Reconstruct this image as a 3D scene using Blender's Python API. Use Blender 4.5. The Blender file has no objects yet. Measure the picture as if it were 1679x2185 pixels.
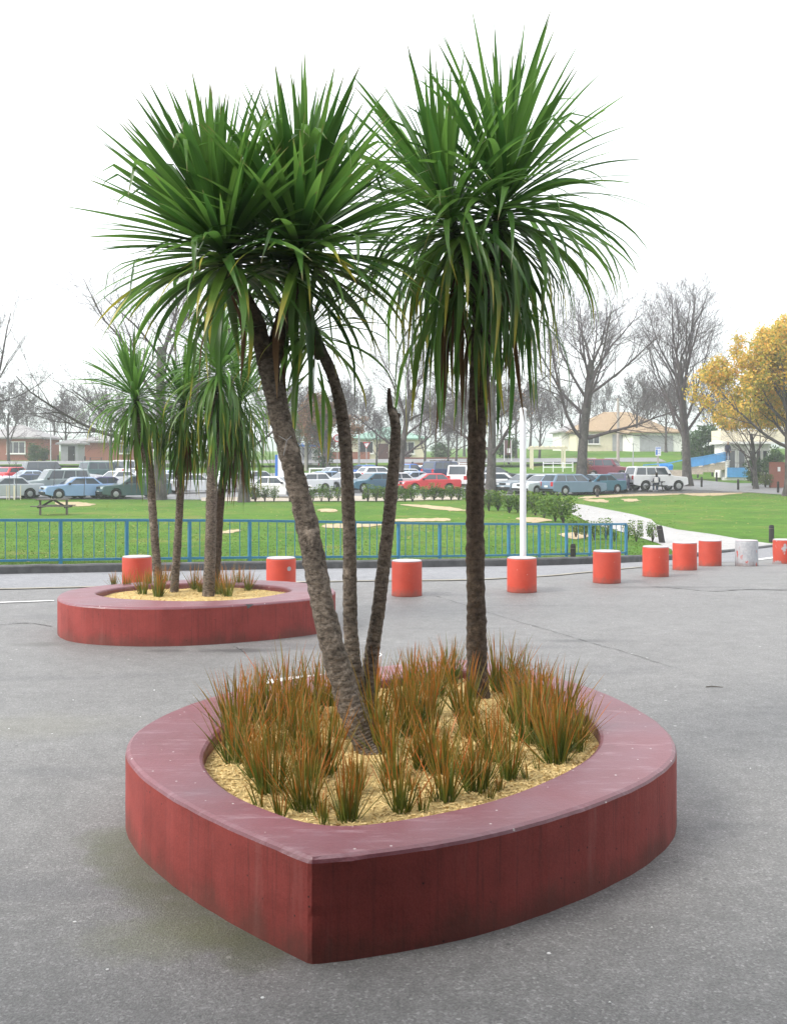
import bpy, bmesh, math, random
import numpy as np
from mathutils import Vector, Matrix, noise

random.seed(7)
np.random.seed(7)
R = math.radians
scene = bpy.context.scene
C = scene.collection

# ------------------------------------------------------------------ camera, sky, sun, exposure
F = 2250.0            # focal length in photograph pixels
EYE = 1.9
HOR = 986.0           # horizon row in the photograph
CX = 839.5
cam_d = bpy.data.cameras.new('camera')
cam_d.sensor_fit = 'VERTICAL'
cam_d.sensor_height = 36.0
cam_d.lens = F / 2185.0 * 36.0
cam_d.shift_y = (HOR - 1092.5) / 2185.0
cam_d.clip_start = 0.05
cam_d.clip_end = 6000
cam = bpy.data.objects.new('camera', cam_d)
cam.location = (0, 0, EYE)
cam.rotation_euler = (R(90), 0, 0)
C.objects.link(cam)
scene.camera = cam

SUN_EL, SUN_AZ = 42.0, 248.0     # degrees; azimuth clockwise from +Y (the view direction): light from the left
world = bpy.data.worlds.new('World')
scene.world = world
world.use_nodes = True
wn, wl = world.node_tree.nodes, world.node_tree.links
bg = wn['Background']
sky = wn.new('ShaderNodeTexSky')
sky.sky_type = 'NISHITA'
sky.sun_disc = False
sky.sun_elevation = R(SUN_EL)
sky.sun_rotation = R(SUN_AZ)
sky.dust_density = 4.0
sky.air_density = 1.0
sky.ozone_density = 1.0
cloud = wn.new('ShaderNodeMix')          # an even high overcast in front of the clear sky
cloud.data_type = 'RGBA'
cloud.inputs['Factor'].default_value = 0.9
cloud.inputs['B'].default_value = (8.6, 8.75, 9.1, 1)
wl.new(sky.outputs[0], cloud.inputs['A'])
wl.new(cloud.outputs['Result'], bg.inputs['Color'])
bg.inputs['Strength'].default_value = 0.08

sun_d = bpy.data.lights.new('sun', 'SUN')
sun_d.energy = 1.5
sun_d.angle = R(24)
sun_d.color = (1.0, 0.96, 0.9)
sun = bpy.data.objects.new('sun', sun_d)
sd = Vector((math.sin(R(SUN_AZ)) * math.cos(R(SUN_EL)), math.cos(R(SUN_AZ)) * math.cos(R(SUN_EL)), math.sin(R(SUN_EL))))
sun.rotation_euler = sd.to_track_quat('Z', 'Y').to_euler()
sun.location = (0, 0, 40)
C.objects.link(sun)

vs = scene.view_settings
vs.view_transform = 'Standard'
vs.look = 'None'
vs.gamma = 1.0
vs.use_curve_mapping = False
vs.exposure = 1.52
scene.cycles.max_bounces = 6
scene.cycles.transparent_max_bounces = 6
scene.cycles.volume_bounces = 1
scene.cycles.use_denoising = True

# ------------------------------------------------------------------ terrain
_ky = [-60, 14, 17, 19, 20.5, 22, 25, 28.5, 32, 40, 50, 62, 76, 90, 100, 112, 130, 200, 400, 2200]
_kz = [0, 0, .02, -.04, -.11, -.2, -.45, -.67, -.74, -.70, -.60, -.52, -.42, -.08, .32, 1.1, 2.1, 3.3, 6, 14]
KNOTS = [14.0] + [float(v) for v in range(15, 36)] + [float(v) for v in range(38, 134, 3)] + [150., 170., 200., 250., 320., 400., 700., 1200., 2200.]
_sm = []
def _raw(y):
    return float(np.interp(y, _ky, _kz))
for k in KNOTS:
    w = 0.8 if k < 36 else 3.0
    _sm.append(sum(_raw(k + d * w) for d in (-1, -.5, 0, .5, 1)) / 5)
_sm[0] = 0.0
def gz(x, y):
    z = float(np.interp(y, [-60] + KNOTS, [0] + _sm))
    if y > 106 and x > 14:
        z += 1.1 * min(1, (x - 14) / 9) * min(1, (y - 106) / 18)
    return z
def P(px, py, Y):
    return Vector(((px - CX) * Y / F, Y, EYE - (py - HOR) * Y / F))
def PX(px, Y):
    return (px - CX) * Y / F
def G(px, py, dz=0.0):
    """where the sight line through a photograph pixel meets the ground"""
    y = 2.0
    while y < 1500:
        z = EYE - (py - HOR) * y / F
        if z <= gz((px - CX) * y / F, y) + dz:
            lo, hi = y / 1.02, y
            for _ in range(30):
                m = (lo + hi) / 2
                if EYE - (py - HOR) * m / F <= gz((px - CX) * m / F, m) + dz: hi = m
                else: lo = m
            return Vector(((px - CX) * hi / F, hi, gz((px - CX) * hi / F, hi) + dz))
        y *= 1.02
    return Vector(((px - CX) * 150 / F, 150, gz(0, 150)))

# ------------------------------------------------------------------ materials
MATS = {}
def nodes_of(name):
    m = bpy.data.materials.new(name)
    m.use_nodes = True
    return m, m.node_tree.nodes, m.node_tree.links, m.node_tree.nodes['Principled BSDF']
def ramp(n, stops):
    r = n.new('ShaderNodeValToRGB')
    e = r.color_ramp.elements
    while len(e) < len(stops): e.new(0.5)
    for q, (p, c) in zip(e, stops):
        q.position = p
        q.color = (c[0], c[1], c[2], 1) if hasattr(c, '__len__') else (c, c, c, 1)
    return r
def noise_n(n, l, scale, detail=5, rough=.55, vec=None, coord='Object', stretch=None):
    if vec is None:
        tc = n.new('ShaderNodeTexCoord'); vec = tc.outputs[coord]
    if stretch:
        mp = n.new('ShaderNodeMapping'); mp.inputs['Scale'].default_value = stretch
        l.new(vec, mp.inputs['Vector']); vec = mp.outputs[0]
    t = n.new('ShaderNodeTexNoise')
    t.inputs['Scale'].default_value = scale
    t.inputs['Detail'].default_value = detail
    t.inputs['Roughness'].default_value = rough
    l.new(vec, t.inputs['Vector'])
    return t
def mixc(n, l, fac, a, b, mode='MIX'):
    m = n.new('ShaderNodeMix'); m.data_type = 'RGBA'; m.blend_type = mode
    for s, v in (('Factor', fac), ('A', a), ('B', b)):
        if hasattr(v, 'is_linked') or hasattr(v, 'links'): l.new(v, m.inputs[s])
        elif s == 'Factor': m.inputs[s].default_value = v
        else: m.inputs[s].default_value = (v[0], v[1], v[2], 1)
    return m.outputs['Result']
def bump(n, l, height, strength, dist, bsdf):
    b = n.new('ShaderNodeBump')
    b.inputs['Strength'].default_value = strength
    b.inputs['Distance'].default_value = dist
    l.new(height, b.inputs['Height'])
    l.new(b.outputs[0], bsdf.inputs['Normal'])
def simple(name, col, rough=.7, var=.18, scale=6, bstr=0., bscale=60, bdist=.004, spec=.4, metal=0., coat=0., stretch=None, rnd=0.):
    if name in MATS: return MATS[name]
    m, n, l, b = nodes_of(name)
    t = noise_n(n, l, scale, 6, .6, stretch=stretch)
    d = [max(0, c * (1 - var)) for c in col]; u = [min(1, c * (1 + var)) for c in col]
    rp = ramp(n, [(.3, d), (.7, u)])
    l.new(t.outputs[0], rp.inputs[0])
    out = rp.outputs[0]
    if rnd:
        oi = n.new('ShaderNodeObjectInfo')
        r2 = ramp(n, [(0, 1 - rnd), (1, 1 + rnd)])
        l.new(oi.outputs['Random'], r2.inputs[0])
        out = mixc(n, l, 1.0, out, r2.outputs[0], 'MULTIPLY')
    l.new(out, b.inputs['Base Color'])
    b.inputs['Roughness'].default_value = rough
    b.inputs['Specular IOR Level'].default_value = spec
    b.inputs['Metallic'].default_value = metal
    b.inputs['Coat Weight'].default_value = coat
    b.inputs['Coat Roughness'].default_value = .08
    if bstr:
        t2 = noise_n(n, l, bscale, 5, .65, stretch=stretch)
        bump(n, l, t2.outputs[0], bstr, bdist, b)
    MATS[name] = m
    return m

def mat_asphalt(name, base, moss=None, tint=(1, 1, 1), spots=True):
    m, n, l, b = nodes_of(name)
    tc = n.new('ShaderNodeTexCoord'); v = tc.outputs['Object']
    big = noise_n(n, l, .35, 5, .6, v)
    mid = noise_n(n, l, 2.2, 6, .65, v)
    fine = noise_n(n, l, 90, 3, .7, v)
    grit = n.new('ShaderNodeTexVoronoi'); grit.inputs['Scale'].default_value = 140
    l.new(v, grit.inputs['Vector'])
    c = [base * t for t in tint]
    r1 = ramp(n, [(.28, [x * .92 for x in c]), (.72, [x * 1.07 for x in c])])
    l.new(big.outputs[0], r1.inputs[0])
    r2 = ramp(n, [(.3, .90), (.7, 1.09)]); l.new(mid.outputs[0], r2.inputs[0])
    r3 = ramp(n, [(.25, .45), (.75, 1.55)]); l.new(fine.outputs[0], r3.inputs[0])
    col = mixc(n, l, 1., r1.outputs[0], r2.outputs[0], 'MULTIPLY')
    col = mixc(n, l, .8, col, r3.outputs[0], 'MULTIPLY')
    agg = n.new('ShaderNodeTexVoronoi'); agg.inputs['Scale'].default_value = 95
    l.new(v, agg.inputs['Vector'])
    sa = n.new('ShaderNodeSeparateColor'); l.new(agg.outputs['Color'], sa.inputs[0])
    rg = ramp(n, [(0, .62), (.5, .96), (.86, 1.15), (.97, 1.7), (1, 2.1)]); l.new(sa.outputs[0], rg.inputs[0])
    col = mixc(n, l, .6, col, rg.outputs[0], 'MULTIPLY')
    dirt = noise_n(n, l, 7, 6, .7, v)
    rdi = ramp(n, [(.35, .86), (.65, 1.1)]); l.new(dirt.outputs[0], rdi.inputs[0])
    col = mixc(n, l, 1., col, rdi.outputs[0], 'MULTIPLY')
    # oily streaks and repaired seams
    st = noise_n(n, l, .9, 4, .5, v, stretch=(.35, 1.6, 1))
    rs = ramp(n, [(.60, 0), (.68, 1)]); l.new(st.outputs[0], rs.inputs[0])
    col = mixc(n, l, rs.outputs[0], col, mixc(n, l, 1., col, (.84, .84, .86), 'MULTIPLY'))
    if spots:
        vo = n.new('ShaderNodeTexVoronoi'); vo.inputs['Scale'].default_value = 3.1
        l.new(v, vo.inputs['Vector'])
        rr = ramp(n, [(.025, 1), (.05, 0)]); l.new(vo.outputs['Distance'], rr.inputs[0])
        col = mixc(n, l, rr.outputs[0], col, (.42, .42, .4))
        vo2 = n.new('ShaderNodeTexVoronoi'); vo2.inputs['Scale'].default_value = 4.7
        l.new(v, vo2.inputs['Vector'])
        rr2 = ramp(n, [(.03, 1), (.07, 0)]); l.new(vo2.outputs['Distance'], rr2.inputs[0])
        col = mixc(n, l, rr2.outputs[0], col, (.07, .07, .07))
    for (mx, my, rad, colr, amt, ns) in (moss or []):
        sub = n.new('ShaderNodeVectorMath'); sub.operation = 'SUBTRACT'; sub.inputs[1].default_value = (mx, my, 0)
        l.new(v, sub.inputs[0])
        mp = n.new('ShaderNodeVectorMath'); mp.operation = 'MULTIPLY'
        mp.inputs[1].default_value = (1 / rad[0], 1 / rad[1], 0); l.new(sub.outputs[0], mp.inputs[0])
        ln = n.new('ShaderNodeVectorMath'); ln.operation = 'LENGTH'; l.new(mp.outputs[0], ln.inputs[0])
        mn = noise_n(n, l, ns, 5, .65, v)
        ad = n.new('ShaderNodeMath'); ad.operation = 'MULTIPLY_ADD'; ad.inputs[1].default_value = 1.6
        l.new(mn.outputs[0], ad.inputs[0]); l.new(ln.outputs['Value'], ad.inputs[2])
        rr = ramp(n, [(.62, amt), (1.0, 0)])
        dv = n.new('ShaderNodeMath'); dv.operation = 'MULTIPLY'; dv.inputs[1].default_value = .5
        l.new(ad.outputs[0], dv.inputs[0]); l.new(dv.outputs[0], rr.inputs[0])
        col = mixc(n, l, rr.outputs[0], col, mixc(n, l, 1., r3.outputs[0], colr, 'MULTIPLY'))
    l.new(col, b.inputs['Base Color'])
    b.inputs['Roughness'].default_value = .6
    b.inputs['Specular IOR Level'].default_value = .65
    bump(n, l, grit.outputs['Distance'], .35, .006, b)
    return m

def mat_planter(name, col, top):
    m, n, l, b = nodes_of(name)
    tc = n.new('ShaderNodeTexCoord'); v = tc.outputs['Object']
    n1 = noise_n(n, l, 3.2, 6, .65, v)
    r1 = ramp(n, [(.3, [c * .78 for c in col]), (.7, [min(1, c * 1.2) for c in col])]); l.new(n1.outputs[0], r1.inputs[0])
    fine = noise_n(n, l, 120, 3, .7, v)
    rf = ramp(n, [(.3, .85), (.7, 1.12)]); l.new(fine.outputs[0], rf.inputs[0])
    c = mixc(n, l, 1., r1.outputs[0], rf.outputs[0], 'MULTIPLY')
    if top:
        sc = noise_n(n, l, 4, 7, .7, v, stretch=(1, 4.5, 1))
        rs = ramp(n, [(.54, 0), (.72, .6)]); l.new(sc.outputs[0], rs.inputs[0])
        c = mixc(n, l, rs.outputs[0], c, (.38, .24, .27))
        vo = n.new('ShaderNodeTexVoronoi'); vo.inputs['Scale'].default_value = 13
        l.new(v, vo.inputs['Vector'])
        rr = ramp(n, [(.055, 1), (.085, 0)]); l.new(vo.outputs['Distance'], rr.inputs[0])
        c = mixc(n, l, rr.outputs[0], c, (.62, .58, .56))
        dk = noise_n(n, l, 1.6, 5, .6, v)
        rd = ramp(n, [(.46, 0), (.70, .65)]); l.new(dk.outputs[0], rd.inputs[0])
        c = mixc(n, l, rd.outputs[0], c, (.12, .065, .085))
    else:
        st = noise_n(n, l, 46, 6, .75, v, stretch=(1, 1, .03))
        rs = ramp(n, [(.52, 0), (.70, .55)]); l.new(st.outputs[0], rs.inputs[0])
        c = mixc(n, l, rs.outputs[0], c, (.08, .03, .03))
        sp = noise_n(n, l, 9, 6, .6, v, stretch=(1, 1, .12))
        rp = ramp(n, [(.60, 0), (.75, .35)]); l.new(sp.outputs[0], rp.inputs[0])
        c = mixc(n, l, rp.outputs[0], c, (.40, .17, .15))
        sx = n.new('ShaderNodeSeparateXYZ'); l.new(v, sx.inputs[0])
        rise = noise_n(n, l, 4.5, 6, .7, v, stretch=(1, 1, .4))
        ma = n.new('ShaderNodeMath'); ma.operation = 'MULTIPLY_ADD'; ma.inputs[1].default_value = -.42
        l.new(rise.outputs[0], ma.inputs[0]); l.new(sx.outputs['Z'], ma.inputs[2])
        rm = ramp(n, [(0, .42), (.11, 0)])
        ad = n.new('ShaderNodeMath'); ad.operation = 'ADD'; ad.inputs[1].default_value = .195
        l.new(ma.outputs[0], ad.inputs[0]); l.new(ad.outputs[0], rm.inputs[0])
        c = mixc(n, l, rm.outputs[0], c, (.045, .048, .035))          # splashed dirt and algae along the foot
        vo = n.new('ShaderNodeTexVoronoi'); vo.inputs['Scale'].default_value = 16
        l.new(v, vo.inputs['Vector'])
        rr = ramp(n, [(.04, 1), (.09, 0)]); l.new(vo.outputs['Distance'], rr.inputs[0])
        c = mixc(n, l, rr.outputs[0], c, (.04, .02, .02))
    l.new(c, b.inputs['Base Color'])
    b.inputs['Roughness'].default_value = .45 if top else .7
    b.inputs['Specular IOR Level'].default_value = .8 if top else .3
    bn = noise_n(n, l, 45, 5, .7, v)
    bump(n, l, bn.outputs[0], .25, .008, b)
    return m

def mat_bollard(name, grey):
    m, n, l, b = nodes_of(name)
    t = noise_n(n, l, 3, 6, .65)
    red = ramp(n, [(.3, (.42, .040, .018)), (.7, (.53, .060, .028))]); l.new(t.outputs[0], red.inputs[0])
    g = noise_n(n, l, 22, 4, .7)
    gr = ramp(n, [(.3, (.28, .29, .31)), (.7, (.42, .43, .45))]); l.new(g.outputs[0], gr.inputs[0])
    p = noise_n(n, l, 5.5, 4, .6, stretch=(1, 1, .7))
    lo = {0: .73, 1: .44, 2: .52}[grey]
    pr = ramp(n, [(lo, 0), (lo + .03, 1)])
    if grey == 1:
        pr = ramp(n, [(.40, 1), (.44, 1)])
        p2 = ramp(n, [(.36, 0), (.40, 1)]); l.new(p.outputs[0], p2.inputs[0])
        pr = p2
    else:
        l.new(p.outputs[0], pr.inputs[0])
    c = mixc(n, l, pr.outputs[0], red.outputs[0], gr.outputs[0])
    # worn scuffs round the foot
    vo = n.new('ShaderNodeTexVoronoi'); vo.inputs['Scale'].default_value = 9
    tc = n.new('ShaderNodeTexCoord'); l.new(tc.outputs['Object'], vo.inputs['Vector'])
    rr = ramp(n, [(.03, 1), (.06, 0)]); l.new(vo.outputs['Distance'], rr.inputs[0])
    c = mixc(n, l, rr.outputs[0], c, (.5, .4, .38))
    oi = n.new('ShaderNodeObjectInfo')
    fd = ramp(n, [(0, .82), (1, 1.12)]); l.new(oi.outputs['Random'], fd.inputs[0])
    c = mixc(n, l, 1., c, fd.outputs[0], 'MULTIPLY')
    sz = n.new('ShaderNodeSeparateXYZ'); l.new(tc.outputs['Object'], sz.inputs[0])
    gn = noise_n(n, l, 9, 6, .7)
    ga = n.new('ShaderNodeMath'); ga.operation = 'MULTIPLY_ADD'; ga.inputs[1].default_value = -.30
    l.new(gn.outputs[0], ga.inputs[0]); l.new(sz.outputs['Z'], ga.inputs[2])
    gb = n.new('ShaderNodeMath'); gb.operation = 'ADD'; gb.inputs[1].default_value = .14; l.new(ga.outputs[0], gb.inputs[0])
    gr2 = ramp(n, [(0, .6), (.09, 0)]); l.new(gb.outputs[0], gr2.inputs[0])
    c = mixc(n, l, gr2.outputs[0], c, (.13, .07, .055))
    sk = noise_n(n, l, 6, 5, .7, stretch=(1, 1, 4))
    sr = ramp(n, [(.64, 0), (.70, .5)]); l.new(sk.outputs[0], sr.inputs[0])
    c = mixc(n, l, sr.outputs[0], c, (.30, .10, .075))
    l.new(c, b.inputs['Base Color'])
    b.inputs['Roughness'].default_value = .6
    bump(n, l, g.outputs[0], .12, .004, b)
    return m

def leaf_mat(name, dark, light, tip, tip_at, trans=.25, rough=.38, spec=.5, rnd=.25, uvname='UVMap'):
    m, n, l, b = nodes_of(name)
    uv = n.new('ShaderNodeUVMap'); uv.uv_map = uvname
    sx = n.new('ShaderNodeSeparateXYZ'); l.new(uv.outputs[0], sx.inputs[0])
    oi_ = n.new('ShaderNodeObjectInfo'); ge = n.new('ShaderNodeNewGeometry')
    sm = n.new('ShaderNodeMath'); sm.operation = 'ADD'
    l.new(oi_.outputs['Random'], sm.inputs[0]); l.new(ge.outputs['Random Per Island'], sm.inputs[1])
    oi = n.new('ShaderNodeMath'); oi.operation = 'FRACT'; l.new(sm.outputs[0], oi.inputs[0])
    base = ramp(n, [(0, dark), (1, light)]); l.new(oi.outputs[0], base.inputs[0])
    # lengthwise ribs
    wv = n.new('ShaderNodeTexNoise'); wv.inputs['Scale'].default_value = 1
    mp = n.new('ShaderNodeMapping'); mp.inputs['Scale'].default_value = (26, 1.2, 1)
    l.new(uv.outputs[0], mp.inputs['Vector']); l.new(mp.outputs[0], wv.inputs['Vector'])
    rw = ramp(n, [(.3, .78), (.7, 1.22)]); l.new(wv.outputs[0], rw.inputs[0])
    c = mixc(n, l, 1., base.outputs[0], rw.outputs[0], 'MULTIPLY')
    md = n.new('ShaderNodeMath'); md.operation = 'MULTIPLY_ADD'
    l.new(oi.outputs[0], md.inputs[0]); md.inputs[1].default_value = .25; l.new(sx.outputs['Y'], md.inputs[2])
    rt = ramp(n, [(tip_at, 0), (min(1, tip_at + .3), 1)]); l.new(md.outputs[0], rt.inputs[0])
    c = mixc(n, l, rt.outputs[0], c, tip)
    rb2 = ramp(n, [(.90, 0), (.985, .85)]); l.new(sx.outputs['Y'], rb2.inputs[0])
    c = mixc(n, l, rb2.outputs[0], c, (.22, .15, .07))
    l.new(c, b.inputs['Base Color'])
    b.inputs['Roughness'].default_value = rough
    b.inputs['Specular IOR Level'].default_value = spec
    tr = n.new('ShaderNodeBsdfTranslucent'); l.new(c, tr.inputs['Color'])
    ms = n.new('ShaderNodeMixShader'); ms.inputs[0].default_value = trans
    l.new(b.outputs[0], ms.inputs[1]); l.new(tr.outputs[0], ms.inputs[2])
    l.new(ms.outputs[0], n['Material Output'].inputs['Surface'])
    return m

def blade_mat(name):
    m, n, l, b = nodes_of(name)
    uv = n.new('ShaderNodeUVMap'); uv.uv_map = 'UVMap'
    sx = n.new('ShaderNodeSeparateXYZ'); l.new(uv.outputs[0], sx.inputs[0])
    green = ramp(n, [(0, (.055, .10, .015)), (1, (.17, .22, .035))]); l.new(sx.outputs['X'], green.inputs[0])
    orange = ramp(n, [(0, (.17, .18, .03)), (.4, (.30, .17, .028)), (.8, (.44, .15, .026)), (1, (.62, .15, .03))]); l.new(sx.outputs['X'], orange.inputs[0])
    r = ramp(n, [(.25, 0), (.78, 1)]); l.new(sx.outputs['Y'], r.inputs[0])
    c = mixc(n, l, r.outputs[0], green.outputs[0], orange.outputs[0])
    l.new(c, b.inputs['Base Color'])
    b.inputs['Roughness'].default_value = .5
    tr = n.new('ShaderNodeBsdfTranslucent'); l.new(c, tr.inputs['Color'])
    ms = n.new('ShaderNodeMixShader'); ms.inputs[0].default_value = .3
    l.new(b.outputs[0], ms.inputs[1]); l.new(tr.outputs[0], ms.inputs[2])
    l.new(ms.outputs[0], n['Material Output'].inputs['Surface'])
    return m

def lawn_mat(name):
    m, n, l, b = nodes_of(name)
    tc = n.new('ShaderNodeTexCoord'); v = tc.outputs['Object']
    a = noise_n(n, l, .22, 5, .6, v); bb = noise_n(n, l, 1.6, 6, .7, v); f = noise_n(n, l, 30, 4, .75, v)
    r1 = ramp(n, [(.25, (.048, .125, .010)), (.5, (.074, .165, .015)), (.75, (.13, .19, .026))]); l.new(a.outputs[0], r1.inputs[0])
    r2 = ramp(n, [(.3, .72), (.7, 1.25)]); l.new(bb.outputs[0], r2.inputs[0])
    r3 = ramp(n, [(.25, .55), (.75, 1.4)]); l.new(f.outputs[0], r3.inputs[0])
    c = mixc(n, l, 1., r1.outputs[0], r2.outputs[0], 'MULTIPLY')
    c = mixc(n, l, .8, c, r3.outputs[0], 'MULTIPLY')
    br = noise_n(n, l, .5, 6, .65, v)
    rb = ramp(n, [(.54, 0), (.72, .6)]); l.new(br.outputs[0], rb.inputs[0])
    c = mixc(n, l, rb.outputs[0], c, (.22, .165, .06))
    l.new(c, b.inputs['Base Color'])
    b.inputs['Roughness'].default_value = .9
    b.inputs['Specular IOR Level'].default_value = .15
    bump(n, l, f.outputs[0], .6, .03, b)
    return m

def foliage_mat(name, stops, trans=.25, rough=.55):
    """leaf clumps: colour differs from leaf to leaf"""
    m, n, l, b = nodes_of(name)
    uv = n.new('ShaderNodeUVMap'); uv.uv_map = 'UVMap'
    sx = n.new('ShaderNodeSeparateXYZ'); l.new(uv.outputs[0], sx.inputs[0])
    r = ramp(n, stops); l.new(sx.outputs['X'], r.inputs[0])
    oi = n.new('ShaderNodeObjectInfo')
    r2 = ramp(n, [(0, .85), (1, 1.15)]); l.new(oi.outputs['Random'], r2.inputs[0])
    c = mixc(n, l, 1., r.outputs[0], r2.outputs[0], 'MULTIPLY')
    l.new(c, b.inputs['Base Color'])
    b.inputs['Roughness'].default_value = rough
    b.inputs['Specular IOR Level'].default_value = .3
    tr = n.new('ShaderNodeBsdfTranslucent'); l.new(c, tr.inputs['Color'])
    ms = n.new('ShaderNodeMixShader'); ms.inputs[0].default_value = trans
    l.new(b.outputs[0], ms.inputs[1]); l.new(tr.outputs[0], ms.inputs[2])
    l.new(ms.outputs[0], n['Material Output'].inputs['Surface'])
    return m

def bark_mat(name, dark, light, scale=14, stretch=(1, 1, 2.2), bstr=.8, bdist=.02):
    m, n, l, b = nodes_of(name)
    tc = n.new('ShaderNodeTexCoord'); v = tc.outputs['Object']
    t = noise_n(n, l, scale, 7, .7, v, stretch=stretch)
    r = ramp(n, [(.32, dark), (.68, light)]); l.new(t.outputs[0], r.inputs[0])
    t2 = noise_n(n, l, 2.4, 5, .6, v)
    r2 = ramp(n, [(.3, .65), (.7, 1.3)]); l.new(t2.outputs[0], r2.inputs[0])
    c = mixc(n, l, 1., r.outputs[0], r2.outputs[0], 'MULTIPLY')
    gp = noise_n(n, l, 7, 6, .7, v)
    rg = ramp(n, [(.58, 0), (.70, .65)]); l.new(gp.outputs[0], rg.inputs[0])
    c = mixc(n, l, rg.outputs[0], c, [min(1, x * 1.9 + .03) for x in light])
    l.new(c, b.inputs['Base Color'])
    b.inputs['Roughness'].default_value = .85
    b.inputs['Specular IOR Level'].default_value = .25
    bump(n, l, t.outputs[0], bstr, bdist, b)
    return m

def glass_mat():
    m, n, l, b = nodes_of('car_glass')
    b.inputs['Base Color'].default_value = (.05, .066, .082, 1)
    b.inputs['Roughness'].default_value = .06
    b.inputs['Specular IOR Level'].default_value = .9
    return m

M = {}
def paint(name, col):
    if name in MATS: return MATS[name]
    return simple(name, col, rough=.32, var=.04, scale=3, spec=.5, coat=.6)

# ------------------------------------------------------------------ mesh helpers
class MB:
    def __init__(s):
        s.v = []; s.f = []; s.m = []; s.uv = None
    def add(s, vs_, fs, mi=0):
        o = len(s.v)
        s.v += [tuple(q) for q in vs_]
        for f in fs:
            s.f.append(tuple(i + o for i in f)); s.m.append(mi)
        return s
    def box(s, c, size, rot=0., mi=0, taper=1., tilt=None):
        hx, hy, hz = size[0] / 2, size[1] / 2, size[2] / 2
        pts = []
        for z, k in ((-hz, 1.), (hz, taper)):
            for x, y in ((-hx, -hy), (hx, -hy), (hx, hy), (-hx, hy)):
                pts.append(Vector((x * k, y * k, z)))
        mt = Matrix.Rotation(rot, 4, 'Z')
        if tilt: mt = mt @ Matrix.Rotation(tilt[1], 4, tilt[0])
        pts = [mt @ p + Vector(c) for p in pts]
        return s.add(pts, [(3, 2, 1, 0), (4, 5, 6, 7), (0, 1, 5, 4), (1, 2, 6, 5), (2, 3, 7, 6), (3, 0, 4, 7)], mi)
    def bar(s, a, b, w, h=None, mi=0):
        """square bar from a to b"""
        a, b = Vector(a), Vector(b); h = h or w
        d = (b - a).normalized()
        u = d.cross(Vector((0, 0, 1)))
        if u.length < 1e-4: u = Vector((1, 0, 0))
        u.normalize(); q = u.cross(d).normalized()
        pts = [p + u * (i * w / 2) + q * (j * h / 2) for p in (a, b) for i, j in ((-1, -1), (1, -1), (1, 1), (-1, 1))]
        return s.add(pts, [(3, 2, 1, 0), (4, 5, 6, 7), (0, 1, 5, 4), (1, 2, 6, 5), (2, 3, 7, 6), (3, 0, 4, 7)], mi)
    def tube(s, pts, radii, k=8, cap=True, mi=0, jitter=None):
        pts = [Vector(p) for p in pts]
        n = len(pts); rings = []
        ref = Vector((.31, .12, .94)).normalized()
        for i, p in enumerate(pts):
            d = (pts[min(i + 1, n - 1)] - pts[max(i - 1, 0)])
            if d.length < 1e-9: d = Vector((0, 0, 1))
            d.normalize()
            if i == 0:
                if abs(d.dot(ref)) > .95: ref = Vector((1, .1, 0)).normalized()
                u = d.cross(ref).normalized()
            else:
                u = (u - d * u.dot(d))
                u = u.normalized() if u.length > 1e-6 else d.orthogonal().normalized()
            w = d.cross(u)
            for j in range(k):
                a = 2 * math.pi * j / k
                r = radii[i]
                if jitter: r *= jitter(p, a, i)
                rings.append(p + (u * math.cos(a) + w * math.sin(a)) * r)
        fs = []
        for i in range(n - 1):
            for j in range(k):
                a = i * k + j; b_ = i * k + (j + 1) % k
                fs.append((a, b_, b_ + k, a + k))
        if cap:
            fs.append(tuple(range(k - 1, -1, -1)))
            fs.append(tuple(range((n - 1) * k, n * k)))
        return s.add(rings, fs, mi)
    def cyl(s, c, r, h, k=24, mi=0, top_r=None):
        c = Vector(c)
        return s.tube([c, c + Vector((0, 0, h))], [r, r if top_r is None else top_r], k, True, mi)
    def prism(s, poly, y0, y1, mi=0):
        """polygon in (x, z) extruded along y"""
        n = len(poly)
        pts = [(x, y0, z) for x, z in poly] + [(x, y1, z) for x, z in poly]
        fs = [tuple(range(n)), tuple(range(2 * n - 1, n - 1, -1))]
        for i in range(n):
            j = (i + 1) % n
            fs.append((i, i + n, j + n, j))
        return s.add(pts, fs, mi)
    def mesh(s, name, mats, smooth=False, origin=(0, 0, 0)):
        me = bpy.data.meshes.new(name)
        ox, oy, oz = origin
        me.from_pydata([(x - ox, y - oy, z - oz) for x, y, z in s.v], [], s.f)
        for mt in (mats if isinstance(mats, (list, tuple)) else [mats]): me.materials.append(mt)
        if isinstance(mats, (list, tuple)) and len(mats) > 1:
            me.polygons.foreach_set('material_index', s.m)
        if s.uv is not None:
            ul = me.uv_layers.new(name='UVMap')
            li = np.empty(len(me.loops), dtype=np.int32); me.loops.foreach_get('vertex_index', li)
            ul.data.foreach_set('uv', np.asarray(s.uv, dtype=np.float32)[li].ravel())
        if smooth: me.polygons.foreach_set('use_smooth', [True] * len(me.polygons))
        me.update()
        return me
    def build(s, name, mats, parent=None, smooth=False, origin=(0, 0, 0), bevel=0., fixn=True):
        me = s.mesh(name, mats, smooth, origin)
        if fixn:
            bm = bmesh.new(); bm.from_mesh(me); bmesh.ops.recalc_face_normals(bm, faces=bm.faces); bm.to_mesh(me); bm.free()
        o = bpy.data.objects.new(name, me)
        C.objects.link(o)
        if parent is not None: o.parent = parent
        elif origin != (0, 0, 0): o.location = origin
        if bevel:
            b = o.modifiers.new('bevel', 'BEVEL'); b.width = bevel; b.segments = 2; b.limit_method = 'ANGLE'; b.angle_limit = R(35)
        return o

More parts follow.
